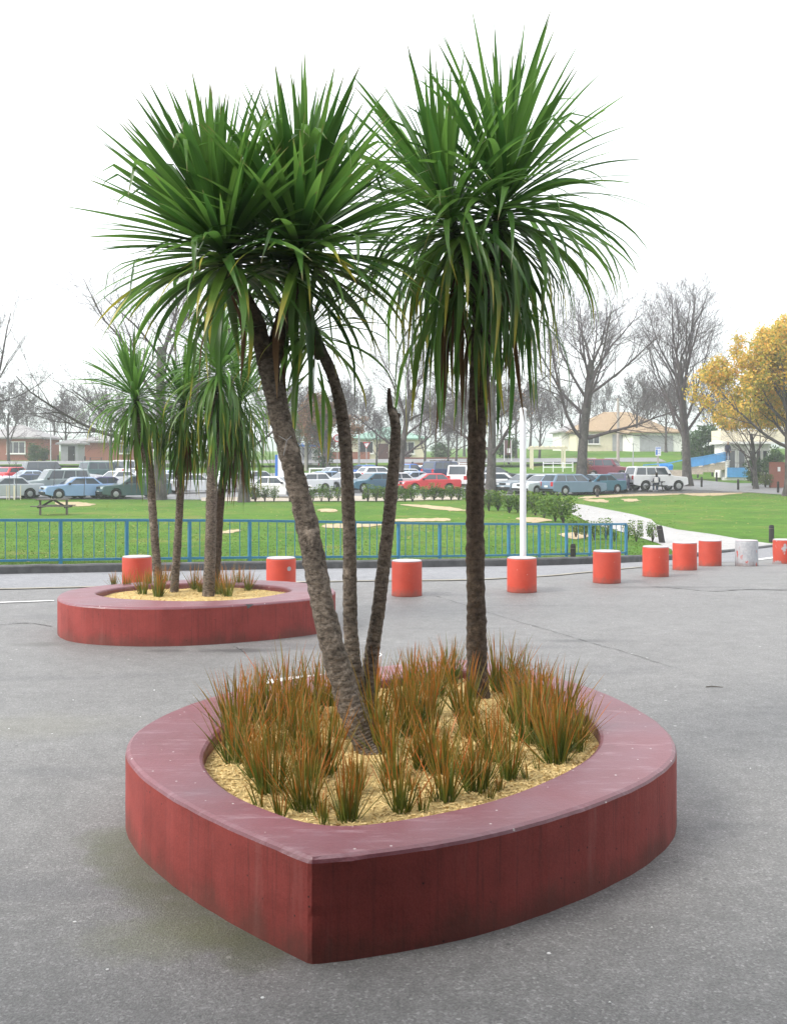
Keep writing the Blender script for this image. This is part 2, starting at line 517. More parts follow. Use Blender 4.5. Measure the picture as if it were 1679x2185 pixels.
def tag(o, label=None, cat=None, group=None, kind=None):
    if label: o['label'] = label
    if cat: o['category'] = cat
    if group: o['group'] = group
    if kind: o['kind'] = kind
    return o
def thing(name, label, cat, loc=(0, 0, 0), rz=0., group=None):
    o = bpy.data.objects.new(name, None)
    o.empty_display_size = .2
    C.objects.link(o)
    o.location = loc; o.rotation_euler = (0, 0, rz)
    return tag(o, label, cat, group)
def copy_tree(o, parent=None):
    c = o.copy(); C.objects.link(c); c.parent = parent
    for ch in list(o.children):
        copy_tree(ch, c)
    return c

def sheet(name, outline, mat, dz, kind='structure', maxx=None):
    """flat outline (x, y) draped on the terrain, split at every terrain knot"""
    bm = bmesh.new()
    vs_ = [bm.verts.new((x, y, 0)) for x, y in outline]
    f = bm.faces.new(vs_)
    bmesh.ops.triangulate(bm, faces=[f])
    ys = [p[1] for p in outline]
    for k in KNOTS:
        if min(ys) < k < max(ys):
            bmesh.ops.bisect_plane(bm, geom=bm.verts[:] + bm.edges[:] + bm.faces[:], plane_co=(0, k, 0), plane_no=(0, 1, 0), dist=1e-5)
    for v in bm.verts: v.co.z = gz(v.co.x, v.co.y) + dz
    bmesh.ops.recalc_face_normals(bm, faces=bm.faces)
    for fa in bm.faces:
        if fa.normal.z < 0: fa.normal_flip()
    me = bpy.data.meshes.new(name); bm.to_mesh(me); bm.free()
    me.materials.append(mat)
    o = bpy.data.objects.new(name, me); C.objects.link(o)
    return tag(o, kind=kind)

def spline(pts, per=8, closed=False):
    out = []
    n = len(pts)
    pts = [np.array(p, float) for p in pts]
    rng = range(n) if closed else range(n - 1)
    for i in rng:
        if closed: p0, p1, p2, p3 = pts[(i - 1) % n], pts[i], pts[(i + 1) % n], pts[(i + 2) % n]
        else: p0, p1, p2, p3 = pts[max(i - 1, 0)], pts[i], pts[i + 1], pts[min(i + 2, n - 1)]
        for k in range(per):
            t = k / per
            out.append(.5 * ((2 * p1) + (-p0 + p2) * t + (2 * p0 - 5 * p1 + 4 * p2 - p3) * t * t + (-p0 + 3 * p1 - 3 * p2 + p3) * t ** 3))
    if not closed: out.append(pts[-1])
    return out

# ------------------------------------------------------------------ shared materials
M['lawn'] = lawn_mat('lawn_grass')
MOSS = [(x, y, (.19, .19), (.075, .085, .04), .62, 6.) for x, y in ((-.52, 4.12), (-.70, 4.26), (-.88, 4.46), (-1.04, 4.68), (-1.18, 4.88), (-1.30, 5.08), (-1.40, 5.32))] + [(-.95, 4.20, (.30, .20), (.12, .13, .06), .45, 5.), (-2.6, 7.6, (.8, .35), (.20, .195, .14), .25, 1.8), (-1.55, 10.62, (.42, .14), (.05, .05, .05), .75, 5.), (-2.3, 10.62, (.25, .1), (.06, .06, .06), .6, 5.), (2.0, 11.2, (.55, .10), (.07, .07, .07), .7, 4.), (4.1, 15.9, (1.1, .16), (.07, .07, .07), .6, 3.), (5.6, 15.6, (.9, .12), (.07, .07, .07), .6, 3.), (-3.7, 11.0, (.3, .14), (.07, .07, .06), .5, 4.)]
M['plaza'] = mat_asphalt('plaza_asphalt', .165, MOSS, (1, .985, .96))
M['road'] = mat_asphalt('road_asphalt', .21, None, (.97, .98, 1.03), spots=False)
M['carpark'] = mat_asphalt('car_park_asphalt', .20, None, (1, 1, 1.02), spots=False)
M['path'] = mat_asphalt('footpath_concrete', .36, None, (1, .98, .95), spots=False)
M['kerb'] = simple('kerb_concrete', (.085, .088, .09), .85, .35, 5, .5, 40, .01)
M['line'] = simple('road_paint', (.30, .28, .225), .85, .4, 3)
M['white_line'] = simple('white_paint_line', (.78, .78, .76), .7, .15, 14)
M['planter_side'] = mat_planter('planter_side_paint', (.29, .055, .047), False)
M['planter_top'] = mat_planter('planter_top_paint', (.195, .047, .063), True)
M['mulch'] = simple('wood_mulch', (.56, .41, .17), .95, .3, 30, .9, 55, .02)
M['chip'] = simple('wood_chip', (.66, .50, .23), .9, .25, 30)
M['blue_rail'] = simple('blue_rail_paint', (.042, .19, .35), .4, .15, 8, spec=.5)
M['bollard'] = mat_bollard('bollard_red_paint', 0)
M['bollard_grey'] = mat_bollard('bollard_grey_worn', 1)
M['bollard_patchy'] = mat_bollard('bollard_patchy_worn', 2)
M['bollard_top'] = simple('bollard_top_paint', (.44, .40, .42), .55, .12, 10)
M['white_pole'] = simple('white_pole_paint', (.78, .79, .8), .4, .06, 6)
M['timber_dark'] = simple('dark_timber', (.028, .026, .026), .8, .4, 12, .6, 50, .01, stretch=(1, 1, .2))
M['timber_grey'] = simple('weathered_timber', (.12, .105, .09), .85, .35, 14, .6, 50, .01)
M['bark_palm'] = bark_mat('cabbage_tree_bark', (.030, .023, .018), (.27, .225, .18), 34, (1, 1, 1.5), 1., .02)
M['bark_dark'] = bark_mat('dark_cabbage_tree_bark', (.028, .021, .016), (.135, .10, .072), 30, (1, 1, 1.2), .9, .014)
M['bark_bare'] = bark_mat('bare_tree_bark', (.040, .036, .034), (.115, .105, .098), 4, (1, 1, .4), .6, .03)
M['twig'] = simple('bare_twigs', (.085, .070, .072), .85, .25, 2, spec=.15)
M['leaf'] = leaf_mat('sword_leaf_green', (.042, .120, .022), (.150, .300, .055), (.28, .36, .08), 1.0, .46, .34)
M['leaf_old'] = leaf_mat('sword_leaf_older', (.06, .140, .022), (.15, .26, .04), (.42, .38, .05), .84, .40, .40)
M['leaf_dead'] = leaf_mat('sword_leaf_withered', (.075, .040, .020), (.17, .095, .045), (.20, .13, .07), .8, .15, .75, .2)
M['leaf_core'] = simple('leaf_base_sheath', (.045, .075, .022), .7, .3, 20, .4, 40)
M['blade'] = blade_mat('tussock_blades')
M['hedge'] = foliage_mat('hedge_leaves', [(0, (.035, .085, .012)), (.6, (.10, .19, .025)), (1, (.22, .28, .05))])
M['bush'] = foliage_mat('bush_leaves', [(0, (.02, .055, .018)), (.6, (.05, .10, .03)), (1, (.11, .16, .05))])
M['bush_light'] = foliage_mat('light_bush_leaves', [(0, (.07, .12, .03)), (1, (.24, .27, .08))])
M['bush_purple'] = foliage_mat('purple_bush_leaves', [(0, (.05, .032, .036)), (1, (.12, .08, .085))])
M['autumn'] = foliage_mat('autumn_leaves', [(0, (.20, .23, .05)), (.3, (.46, .40, .07)), (.7, (.72, .48, .09)), (1, (.74, .38, .07))], .4)
M['autumn_rust'] = foliage_mat('rust_leaves', [(0, (.07, .08, .03)), (.5, (.20, .11, .05)), (1, (.30, .13, .06))], .3)
M['car_glass'] = glass_mat()
M['tyre'] = simple('tyre_rubber', (.012, .012, .013), .8, .2, 20)
M['rim'] = simple('wheel_rim', (.38, .39, .40), .35, .1, 10, metal=.5)
M['black_trim'] = simple('black_trim', (.015, .015, .016), .6, .2, 10)
M['head_lamp'] = simple('head_lamp_lens', (.72, .74, .75), .15, .05, 10, spec=.7)
M['tail_lamp'] = simple('tail_lamp_lens', (.45, .015, .02), .2, .1, 10, spec=.6)
M['plate'] = simple('number_plate', (.72, .72, .70), .5, .05, 10)
M['brick'] = simple('red_brick', (.30, .12, .085), .9, .2, 20, .3, 30, .01)
M['cream'] = simple('cream_wall', (.66, .60, .46), .85, .08, 3)
M['white_wall'] = simple('white_wall', (.74, .73, .70), .8, .06, 3)
M['grey_wall'] = simple('grey_wall', (.34, .34, .36), .8, .1, 3)
M['roof_green'] = simple('green_roof', (.22, .36, .29), .6, .12, 4)
M['roof_tan'] = simple('tan_roof', (.33, .24, .15), .85, .2, 5)
M['roof_grey'] = simple('grey_roof', (.30, .29, .29), .8, .15, 5)
M['window'] = simple('house_window', (.045, .05, .058), .08, .3, 2, spec=.8)
M['door'] = simple('dark_door', (.10, .045, .045), .6, .15, 6)
M['steel'] = simple('galvanised_steel', (.40, .41, .42), .5, .1, 8, metal=.4)
M['concrete_pole'] = simple('concrete_pole', (.36, .33, .29), .85, .15, 5)
M['sign_white'] = simple('sign_white', (.78, .78, .78), .5, .03, 8)
M['sign_red'] = simple('sign_red', (.55, .03, .03), .5, .06, 8)
M['sign_blue'] = simple('sign_blue', (.03, .15, .5), .5, .06, 8)
M['sign_black'] = simple('sign_black', (.02, .02, .02), .5, .06, 8)
M['skip_blue'] = simple('blue_bin_plastic', (.02, .22, .62), .45, .1, 5)
M['ramp_blue'] = simple('ramp_blue_paint', (.08, .30, .60), .5, .12, 5)
M['earth'] = simple('bare_earth', (.42, .33, .20), .95, .25, 3, .5, 20, .02)
M['gravel'] = simple('pale_gravel', (.46, .40, .32), .95, .25, 8, .5, 40, .02)
M['hill'] = simple('hill_scrub', (.10, .13, .10), .95, .3, .02)
M['skin'] = simple('skin', (.42, .25, .18), .6, .05, 5)
M['hair'] = simple('dark_hair', (.03, .02, .015), .6, .2, 20)
M['navy_cloth'] = simple('navy_cloth', (.025, .028, .055), .85, .2, 8)
M['white_cloth'] = simple('white_cloth', (.66, .66, .66), .85, .1, 8)
M['denim'] = simple('denim', (.06, .09, .16), .85, .2, 8)

# ------------------------------------------------------------------ the setting: ground, plaza, road, kerb, paths
gx = [-2000, -500, -160, -70, -40, -20, -8, 0, 8, 14, 18.5, 23, 40, 70, 160, 500, 2000]
gy = [-60., -10.] + KNOTS
mb = MB()
for y in gy:
    for x in gx: mb.v.append((x, y, gz(x, y) - .015))
nx = len(gx)
for j in range(len(gy) - 1):
    for i in range(nx - 1):
        a = j * nx + i
        mb.f.append((a, a + 1, a + nx + 1, a + nx)); mb.m.append(0)
tag(mb.build('ground', M['lawn']), kind='structure')

KERB_PX = [(-420, 1230), (-60, 1226), (0, 1225), (330, 1219), (640, 1214), (820, 1212), (1000, 1209), (1150, 1207), (1300, 1202), (1370, 1199), (1480, 1188), (1560, 1177), (1679, 1163), (1820, 1148)]
kerb_xy = [tuple(G(*p).xy) for p in KERB_PX]
kerb_xy = [(-30, kerb_xy[0][1] - 3.0)] + kerb_xy + [(kerb_xy[-1][0] + 14, kerb_xy[-1][1] + 9)]
KC = [tuple(p) for p in spline(kerb_xy, 6)]
sheet('plaza', [(-30, -30), (40, -30)] + [(40, KC[-1][1])] + list(reversed(KC)), M['plaza'], 0.0)
LINE_PX = [(-420, 1264), (-60, 1259), (130, 1255), (330, 1250), (640, 1243), (820, 1240), (1000, 1238), (1148, 1231), (1240, 1223), (1365, 1211)]
line_xy = [tuple(G(*p).xy) for p in LINE_PX]
line_xy = [(-30, line_xy[0][1] - 3)] + line_xy + [tuple(G(1540, 1200).xy), tuple(G(1679, 1186).xy), tuple(G(1820, 1171).xy)]
line_xy += [(line_xy[-1][0] + 11, line_xy[-1][1] + 7)]
LC = [tuple(p) for p in spline(line_xy, 6)]
sheet('road', LC + list(reversed([(x - .004, y - .01) for x, y in KC])), M['road'], .006)

def ribbon(curve, w):
    L_, R_ = [], []
    for i, p in enumerate(curve):
        a = np.array(curve[max(i - 1, 0)]); b = np.array(curve[min(i + 1, len(curve) - 1)])
        d = (b - a) / (np.linalg.norm(b - a) + 1e-9)
        nrm = np.array((-d[1], d[0])) * w / 2
        L_.append(tuple(np.array(p) + nrm)); R_.append(tuple(np.array(p) - nrm))
    return L_, R_
def marking(name, curve, w, mat, dz):
    """painted line as short quads draped on the road"""
    dense = []
    for a, b in zip(curve[:-1], curve[1:]):
        k = max(1, int(math.dist(a, b) / .25))
        for i in range(k): dense.append((a[0] + (b[0] - a[0]) * i / k, a[1] + (b[1] - a[1]) * i / k))
    dense.append(curve[-1])
    L_, R_ = ribbon(dense, w)
    m_ = MB()
    for p, q in zip(L_, R_):
        m_.v += [(p[0], p[1], gz(*p) + dz), (q[0], q[1], gz(*q) + dz)]
    m_.f = [(2 * i, 2 * i + 1, 2 * i + 3, 2 * i + 2) for i in range(len(L_) - 1)]; m_.m = [0] * len(m_.f)
    return tag(m_.build(name, mat), kind='structure')
i0 = 6 * len(LINE_PX) + 1
marking('road_line', LC[:i0], .10, M['line'], .013)
marking('road_line', LC[i0 + 8:i0 + 16], .22, M['white_line'], .013)
fl = [tuple(G(px, py).xy) for px, py in ((-300, 1293), (0, 1287), (116, 1283))]
marking('road_line', fl, .06, M['white_line'], .012)

mb = MB()
kd = [p for p in KC]
L_, R_ = ribbon(kd, .16)
prof = len(kd)
for i in range(prof):
    (ax, ay), (bx_, by) = R_[i], L_[i]
    z = gz(kd[i][0], kd[i][1])
    hgt = .15 if kd[i][0] < 5.5 else max(.06, .15 - (kd[i][0] - 5.5) * .02)
    hgt += random.uniform(-.006, .006)
    for (x, y, zz) in ((ax, ay, z - .05), (ax, ay, z + hgt - .025), (ax + (bx_ - ax) * .15, ay + (by - ay) * .15, z + hgt), (bx_, by, z + hgt), (bx_, by, z - .05)):
        mb.v.append((x, y, zz))
for i in range(prof - 1):
    for j in range(4):
        a = i * 5 + j
        mb.f.append((a, a + 1, a + 6, a + 5)); mb.m.append(0)
tag(mb.build('kerb', M['kerb']), kind='structure')

path_px = [(1188, 1071), (1245, 1077), (1300, 1088), (1352, 1098), (1388, 1108), (1400, 1119), (1445, 1130), (1520, 1140), (1600, 1154), (1645, 1160), (1760, 1152),
           (1760, 1153.5), (1679, 1161), (1600, 1169), (1560, 1174), (1480, 1185), (1440, 1190), (1432, 1172), (1400, 1158), (1330, 1136), (1262, 1118), (1222, 1098)]
sheet('footpath', [tuple(G(*p).xy) for p in path_px], M['path'], .004)

# car park and the road past it
cp = [G(-420, 1064).xy, G(0, 1064).xy, G(420, 1066).xy, G(560, 1064).xy, G(980, 1062).xy, G(1080, 1057).xy, G(1240, 1055).xy, G(1300, 1051).xy, G(1440, 1043).xy, G(1500, 1045).xy, G(1600, 1051).xy, G(1760, 1060).xy]
cp = [tuple(p) for p in cp] + [(52, 92), (30, 93), (26, 106), (2, 107), (-20, 107), (-55, 106), (-70, 98)]
sheet('car_park', cp, M['carpark'], .006)
sheet('gravel_strip', [tuple(G(*p).xy) for p in ((430, 1062), (560, 1060), (820, 1058), (985, 1058), (985, 1066), (820, 1069), (560, 1070), (430, 1069))], M['gravel'], .012)
sheet('far_street', [(-120, 116), (30, 116), (30, 120), (-120, 120)], M['carpark'], .02)
def earth_patch(pts, seed):
    rr = random.Random(seed)
    cur = spline(pts, 6, True)
    out = []
    for p in cur:
        out.append(tuple(G(p[0] + rr.uniform(-4, 4), p[1] + rr.uniform(-.9, .9)).xy))
    sheet('bare_earth', out, M['earth'], .003)
for k, pts in enumerate([
    [(852, 1077), (900, 1077), (960, 1082), (996, 1089), (960, 1089), (900, 1083)],
    [(840, 1108), (900, 1106), (955, 1106), (958, 1111), (900, 1112), (842, 1112)],
    [(690, 1119), (760, 1117), (830, 1120), (760, 1125), (700, 1126)],
    [(1455, 1051), (1500, 1048), (1560, 1049), (1588, 1052), (1540, 1056), (1480, 1058)],
    [(1245, 1066), (1290, 1066), (1295, 1072), (1260, 1070)],
    [(1328, 1064), (1358, 1065), (1362, 1069), (1332, 1069)],
    [(1240, 1060), (1320, 1055), (1440, 1052), (1445, 1055), (1330, 1060), (1245, 1064)],
    [(120, 1072), (180, 1072), (200, 1078), (140, 1081)],
    [(680, 1087), (715, 1086), (720, 1091), (690, 1092)],
    [(1100, 1106), (1140, 1104), (1180, 1110), (1130, 1115)],
    [(470, 1134), (505, 1130), (512, 1134), (480, 1138)],
    [(1190, 1140), (1230, 1136), (1262, 1142), (1225, 1150)]]):
    earth_patch(pts, k)

# far hills
for (x0, y0, w, h, sd) in ((-700, 1500, 900, 46, 1), (250, 1400, 700, 42, 2), (950, 1600, 800, 60, 3), (-150, 1700, 600, 50, 4)):
    mb = MB(); N = 40
    for j in range(9):
        for i in range(N):
            t = i / (N - 1); u = j / 8
            x = x0 + (t - .5) * 2 * w; y = y0 + (u - .5) * 500
            env = max(0, math.sin(math.pi * t)) ** .7 * max(0, math.sin(math.pi * u))
            z = 6 + h * env * (.7 + .5 * noise.noise(Vector((x * .004, y * .004, sd * 3.1))))
            mb.v.append((x, y, z if env > .01 else 0))
    for j in range(8):
        for i in range(N - 1):
            a = j * N + i; mb.f.append((a, a + 1, a + N + 1, a + N)); mb.m.append(0)
    tag(mb.build('hills', M['hill'], smooth=True), kind='structure')

# unseen building and canopy added behind the camera to shade the near ground
bld = thing('added_shade_building', 'unseen brown brick building with a flat canopy, added behind the camera for shade', 'building', (0, -3.2, 0))
M['brown_brick'] = simple('brown_brick', (.10, .065, .05), .9, .25, 14, .4, 30, .01)
M['fascia'] = simple('shade_canopy_fascia', (.16, .15, .14), .7, .1, 4)
MB().box((0, -1.5, 4.5), (60, 3, 9.1)).build('wall', M['brown_brick'], bld)
MB().box((0, 2.85, 3.9), (60, 5.7, .35)).build('canopy', M['fascia'], bld)
for k in range(-4, 5):
    MB().box((k * 6.5 + 3.2, 4.9, 1.86), (.22, .22, 3.74)).build('column', M['fascia'], bld)
    if k % 2 == 0:
        w_ = MB().box((k * 6.5, .03, 1.7), (2.6, .1, 1.7)).build('window', M['fascia'], bld)
        MB().box((k * 6.5, .09, 1.7), (2.4, .04, 1.5)).build('pane', M['black_trim'], w_)

# ------------------------------------------------------------------ blue railing
fk_px = [-40, 130, 537, 938, 1335]
fk_Y = [19.95, 20.5, 22.0, 25.0, 28.5]
def fence_at(px):
    inv = np.interp(px, fk_px, [1 / v for v in fk_Y])
    # ease the corners a little
    inv = (inv + np.interp(px - 60, fk_px, [1 / v for v in fk_Y]) + np.interp(px + 60, fk_px, [1 / v for v in fk_Y])) / 3 if 80 < px < 1270 else inv
    Y = 1 / inv
    return Vector((PX(px, Y), Y, gz(PX(px, Y), Y)))
post_px = [-160, -12, 130, 271, 405, 533, 648, 757, 850, 938, 1014, 1085, 1150, 1208, 1258, 1303, 1335]
posts = [fence_at(p) for p in post_px[1:]]
posts = [posts[0] + (posts[0] - posts[1])] + posts
posts[0].z = gz(*posts[0].xy)
fence = thing('blue_railing', 'long blue metal railing with thin balusters along the lawn behind the kerb', 'railing', posts[len(posts) // 2])
fo = tuple(posts[len(posts) // 2])
FH, FB = .885, .115
for k, p in enumerate(posts):
    m_ = MB().box((p.x, p.y, p.z + FH / 2 - .02), (.06, .06, FH + .02), rot=.6)
    m_.build('post', M['blue_rail'], fence, origin=fo)
balmesh = MB().tube([(0, 0, FB), (0, 0, FH - .02)], [.009, .009], 6).mesh('baluster', M['blue_rail'])
for a, b in zip(posts[:-1], posts[1:]):
    up = Vector((0, 0, 1))
    MB().bar(a + up * FH, b + up * FH, .055, .05).build('top_rail', M['blue_rail'], fence, origin=fo)
    MB().bar(a + up * FB, b + up * FB, .05, .045).build('bottom_rail', M['blue_rail'], fence, origin=fo)
    nb = max(3, round((b - a).length / .2))
    for i in range(1, nb):
        q = a.lerp(b, i / nb)
        o = bpy.data.objects.new('baluster', balmesh); C.objects.link(o); o.parent = fence
        o.location = q - Vector(fo)

# ------------------------------------------------------------------ painted concrete bollards and the white pole
def bollard(px, py_top, py_base, label, mat, hpx=None, hidden=None):
    Y = .5 * F / (py_base - py_top) if hidden is None else hidden
    x = PX(px, Y); z = gz(x, Y)
    o = thing('concrete_bollard', label, 'bollard', (x, Y, z), random.uniform(0, 6), 'painted drum bollards along the road edge')
    m_ = MB(); r = .215
    m_.tube([(0, 0, -.02), (0, 0, .02), (0, 0, .47), (0, 0, .482)], [r + .004, r, r, r - .004], 40)
    m_.build('body', mat, o, smooth=False)
    t = MB().tube([(0, 0, .4825), (0, 0, .492), (0, 0, .5)], [r - .012, r - .006, r - .014], 40)
    t.build('top', M['bollard_top'], o)
    for ch in o.children:
        for pl in ch.data.polygons: pl.use_smooth = len(pl.vertices) == 4
    return o
bollard(293, 0, 0, 'red drum bollard with white top right behind the three slim palms', M['bollard'], hidden=15.6)
bo = bollard(600, 0, 0, 'red drum bollard with a round grey sticker behind the far planter', M['bollard'], hidden=15.4)
st = MB().tube([(0, 0, 0), (0, .004, 0)], [.032, .032], 14).build('sticker', M['steel'], bo)
bo.rotation_euler.z = 0
st.location = (.135, -.1715, .35); st.rotation_euler = (0, 0, R(38))
bollard(868, 1183, 1258, 'red drum bollard with white top between the cut stem and the thick palm', M['bollard'])
b4 = bollard(1113, 1175, 1248, 'red drum bollard at the foot of the tall white pole', M['bollard'])
bollard(1294, 1166, 1234, 'red drum bollard standing before the end of the blue railing', M['bollard'])
bollard(1398, 1160, 1224, 'red drum bollard first past the railing end, below the leaning black post', M['bollard'])
bollard(1460, 1157, 1216, 'middle red drum bollard of the close trio by the footpath', M['bollard'])
bollard(1514, 1154, 1209, 'scratched red drum bollard beside the bare grey drum', M['bollard'])
bollard(1592, 1155, 1210, 'grey drum bollard with most of its red paint gone', M['bollard_grey'])
bollard(1671, 1153, 1205, 'patchy grey and red drum bollard past the bare grey drum', M['bollard_patchy'])
Yp = b4.location.y + .34
pb = Vector((PX(1115.5, Yp), Yp, gz(0, Yp)))
ptop = EYE + (HOR - 870) * Yp / F
pole = thing('white_pole', 'plain white metal pole standing behind a red drum bollard', 'pole', pb)
MB().tube([(0, 0, -.05), (0, 0, ptop - pb.z - .05)], [.047, .047], 20, True).build('shaft', M['white_pole'], pole, smooth=False)
MB().tube([(0, 0, ptop - pb.z - .05), (0, 0, ptop - pb.z - .02), (0, 0, ptop - pb.z)], [.056, .056, .03], 20).build('cap', M['white_pole'], pole)
MB().cyl((0, 0, 0), .09, .012, 20).build('base_plate', M['white_pole'], pole)

# timber posts in the grass and along the car park
def timber_post(px, py, h, label, lean=0., r=.06):
    p = G(px, py)
    o = thing('timber_post', label, 'post', p, random.uniform(0, 3), 'dark timber posts')
    MB().tube([(0, 0, -.1), (0, 0, h - .05), (0, 0, h)], [r, r, r * .75], 10).build('shaft', M['timber_dark'], o)
    MB().tube([(0, 0, h - .12), (0, 0, h - .10)], [r * 1.05, r * 1.05], 10).build('groove_band', M['timber_grey'], o)
    o.rotation_euler.x = 0; o.rotation_euler = (0, lean, 0)
    return o
timber_post(1412, 1158, .56, 'leaning black timber post at the edge of the footpath', R(-10), .10)
timber_post(1645, 1156, .55, 'upright black timber post where the lawn meets the footpath', 0, .085)
timber_post(1222, 1192, .38, 'short dark timber post just behind the blue railing', 0, .07)
far_posts = [(1496, 1039), (1574, 1045), (1659, 1051), (1528, 1027), (1608, 1030), (1519, 1016), (1488, 1019)]
for px, py in far_posts:
    timber_post(px, py, .82, 'short black timber post along the road past the car park', 0, .09)
for px, py in ((645, 1064), (718, 1048), (776, 1066), (1274, 1060), (620, 1070), (540, 1066)):
    timber_post(px, py, .6, 'short black timber post among the low hedge by the car park', 0, .10)
for px, py in ((65, 983), (125, 985), (182, 988), (690, 1004), (735, 1008), (880, 1001), (915, 1001)):
    timber_post(px, py, .8, 'distant black timber post on the grass behind the car park', 0, .10)

# ------------------------------------------------------------------ the two planters
def ray_poly(cx, cy, th, poly):
    dx, dy = math.cos(th), math.sin(th); best = None
    for (x1, y1), (x2, y2) in zip(poly, poly[1:] + poly[:1]):
        ex, ey = x2 - x1, y2 - y1
        den = dx * ey - dy * ex
        if abs(den) < 1e-12: continue
        t = ((x1 - cx) * ey - (y1 - cy) * ex) / den
        u = ((x1 - cx) * dy - (y1 - cy) * dx) / den
        if t > 0 and -1e-6 <= u <= 1 + 1e-6: best = t if best is None else max(best, t)
    return best
NEAR_L = [(-.31, 3.98), (-.52, 4.19), (-.705, 4.385), (-.905, 4.62), (-1.12, 4.92), (-1.29, 5.22), (-1.4, 5.52), (-1.435, 5.85), (-1.38, 6.22), (-1.24, 6.6), (-1.02, 6.96), (-.7, 7.3), (-.3, 7.62), (.12, 7.86), (.53, 8.02)]
NEAR_R = [(.53, 8.02), (.86, 7.72), (1.14, 7.36), (1.36, 6.9), (1.49, 6.42), (1.535, 5.95), (1.49, 5.56), (1.385, 5.27), (1.19, 4.97), (.96, 4.715), (.72, 4.5), (.5, 4.335), (.3, 4.21), (.02, 4.085), (-.31, 3.98)]
NEAR_IN = [(-.98, 5.58), (-.93, 5.22), (-.74, 4.8), (-.48, 4.5), (-.35, 4.40), (-.23, 4.365), (-.08, 4.385), (.22, 4.53), (.51, 4.75), (.83, 5.12), (1.04, 5.48), (1.14, 5.88), (1.12, 6.35), (1.0, 6.85), (.8, 7.3), (.6, 7.55), (.44, 7.6), (.2, 7.44), (-.15, 7.2), (-.5, 6.87), (-.8, 6.45), (-.95, 6.0)]
near_out = [tuple(p) for p in spline(NEAR_L, 6)[:-1]] + [tuple(p) for p in spline(NEAR_R, 6)[:-1]]
near_in = [tuple(p) for p in spline(NEAR_IN, 6, True)]
FAR_OUT = [(-3.8, 12.05), (-3.68, 11.58), (-3.45, 11.2), (-3.1, 10.97), (-2.6, 10.86), (-2.13, 10.9), (-1.68, 11.07), (-1.21, 11.34), (-.83, 11.68), (-.68, 12.1), (-.74, 12.6), (-1.1, 13.1), (-1.7, 13.4), (-2.4, 13.5), (-3.0, 13.3), (-3.5, 12.85), (-3.76, 12.45)]
FAR_IN = [(-3.38, 12.0), (-3.12, 11.68), (-2.76, 11.5), (-2.17, 11.38), (-1.64, 11.55), (-1.3, 12.0), (-1.2, 12.4), (-1.5, 12.82), (-2.1, 13.08), (-2.75, 13.02), (-3.2, 12.7), (-3.38, 12.35)]
far_out = [tuple(p) for p in spline(FAR_OUT, 6, True)]
far_in = [tuple(p) for p in spline(FAR_IN, 6, True)]
PH = .402
def planter(name, label, center, out, inn, corners, seed):
    cx, cy = center
    ths = [2 * math.pi * i / 220 for i in range(220)]
    for c in corners:
        t = math.atan2(c[1] - cy, c[0] - cx) % (2 * math.pi)
        ths = [q for q in ths if abs(q - t) > .008] + [t]
    ths.sort()
    m_ = MB(); n = len(ths); rr = random.Random(seed)
    for t in ths:
        ro, ri = ray_poly(cx, cy, t, out), ray_poly(cx, cy, t, inn)
        jo = noise.noise(Vector((math.cos(t) * 14, math.sin(t) * 14, seed))) * .004
        chip = .010 * max(0, noise.noise(Vector((math.cos(t) * 23, math.sin(t) * 23, seed + 5))) - .25)
        x, y = math.cos(t), math.sin(t)
        edge = any(abs(t - (math.atan2(c_[1] - cy, c_[0] - cx) % (2 * math.pi))) < 1e-6 for c_ in corners)
        def wob(z_): 
            w_ = .0018 * noise.noise(Vector((x * 9, y * 9, z_ * 16 + seed)))
            if edge: w_ += -.005 - .010 * max(0, noise.noise(Vector((1.3, seed, z_ * 19))))
            return ro + jo + w_
        rows = [(wob(z_), z_) for z_ in (-.04, .02, .06, .10, .14, .18, .22, .26, .30, .34)]
        rows += [(ro + jo - (.006 if edge else 0), PH - .022 - chip), (ro - .006 + jo - chip - (.006 if edge else 0), PH - .009 - chip), (ro - .022 - chip, PH - chip * .4), (ri + .022, PH), (ri + .006, PH - .008), (ri, PH - .024), (ri, .22)]
        for r, z in rows:
            m_.v.append((cx + x * r, cy + y * r, z))
    NR = len(rows)
    for i in range(n):
        j = (i + 1) % n
        for q in range(NR - 1):
            m_.f.append((i * NR + q, j * NR + q, j * NR + q + 1, i * NR + q + 1))
            m_.m.append(1 if 10 <= q <= 15 else 0)
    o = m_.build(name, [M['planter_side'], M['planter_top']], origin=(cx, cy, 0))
    for pl in o.data.polygons: pl.use_smooth = False
    return tag(o, label, 'planter', 'red concrete planters')
NC, FC = (.05, 5.85), (-2.3, 12.2)
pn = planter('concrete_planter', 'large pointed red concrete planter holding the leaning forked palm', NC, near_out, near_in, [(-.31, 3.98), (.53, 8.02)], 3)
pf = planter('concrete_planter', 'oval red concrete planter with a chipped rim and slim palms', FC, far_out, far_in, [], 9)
# spalled chip in the rim of the far planter shows bare concrete
cpos = P(530, 1291, 11.15)
MB().add([(cpos.x + x, cpos.y - .012, .402 - .005 + z) for x, z in ((-.05, 0.002), (.06, 0.002), (.035, -.02), (.0, -.045), (-.03, -.02))], [(0, 1, 2, 3, 4)]).build('rim_chip', M['kerb'], pf, origin=(FC[0], FC[1], 0))

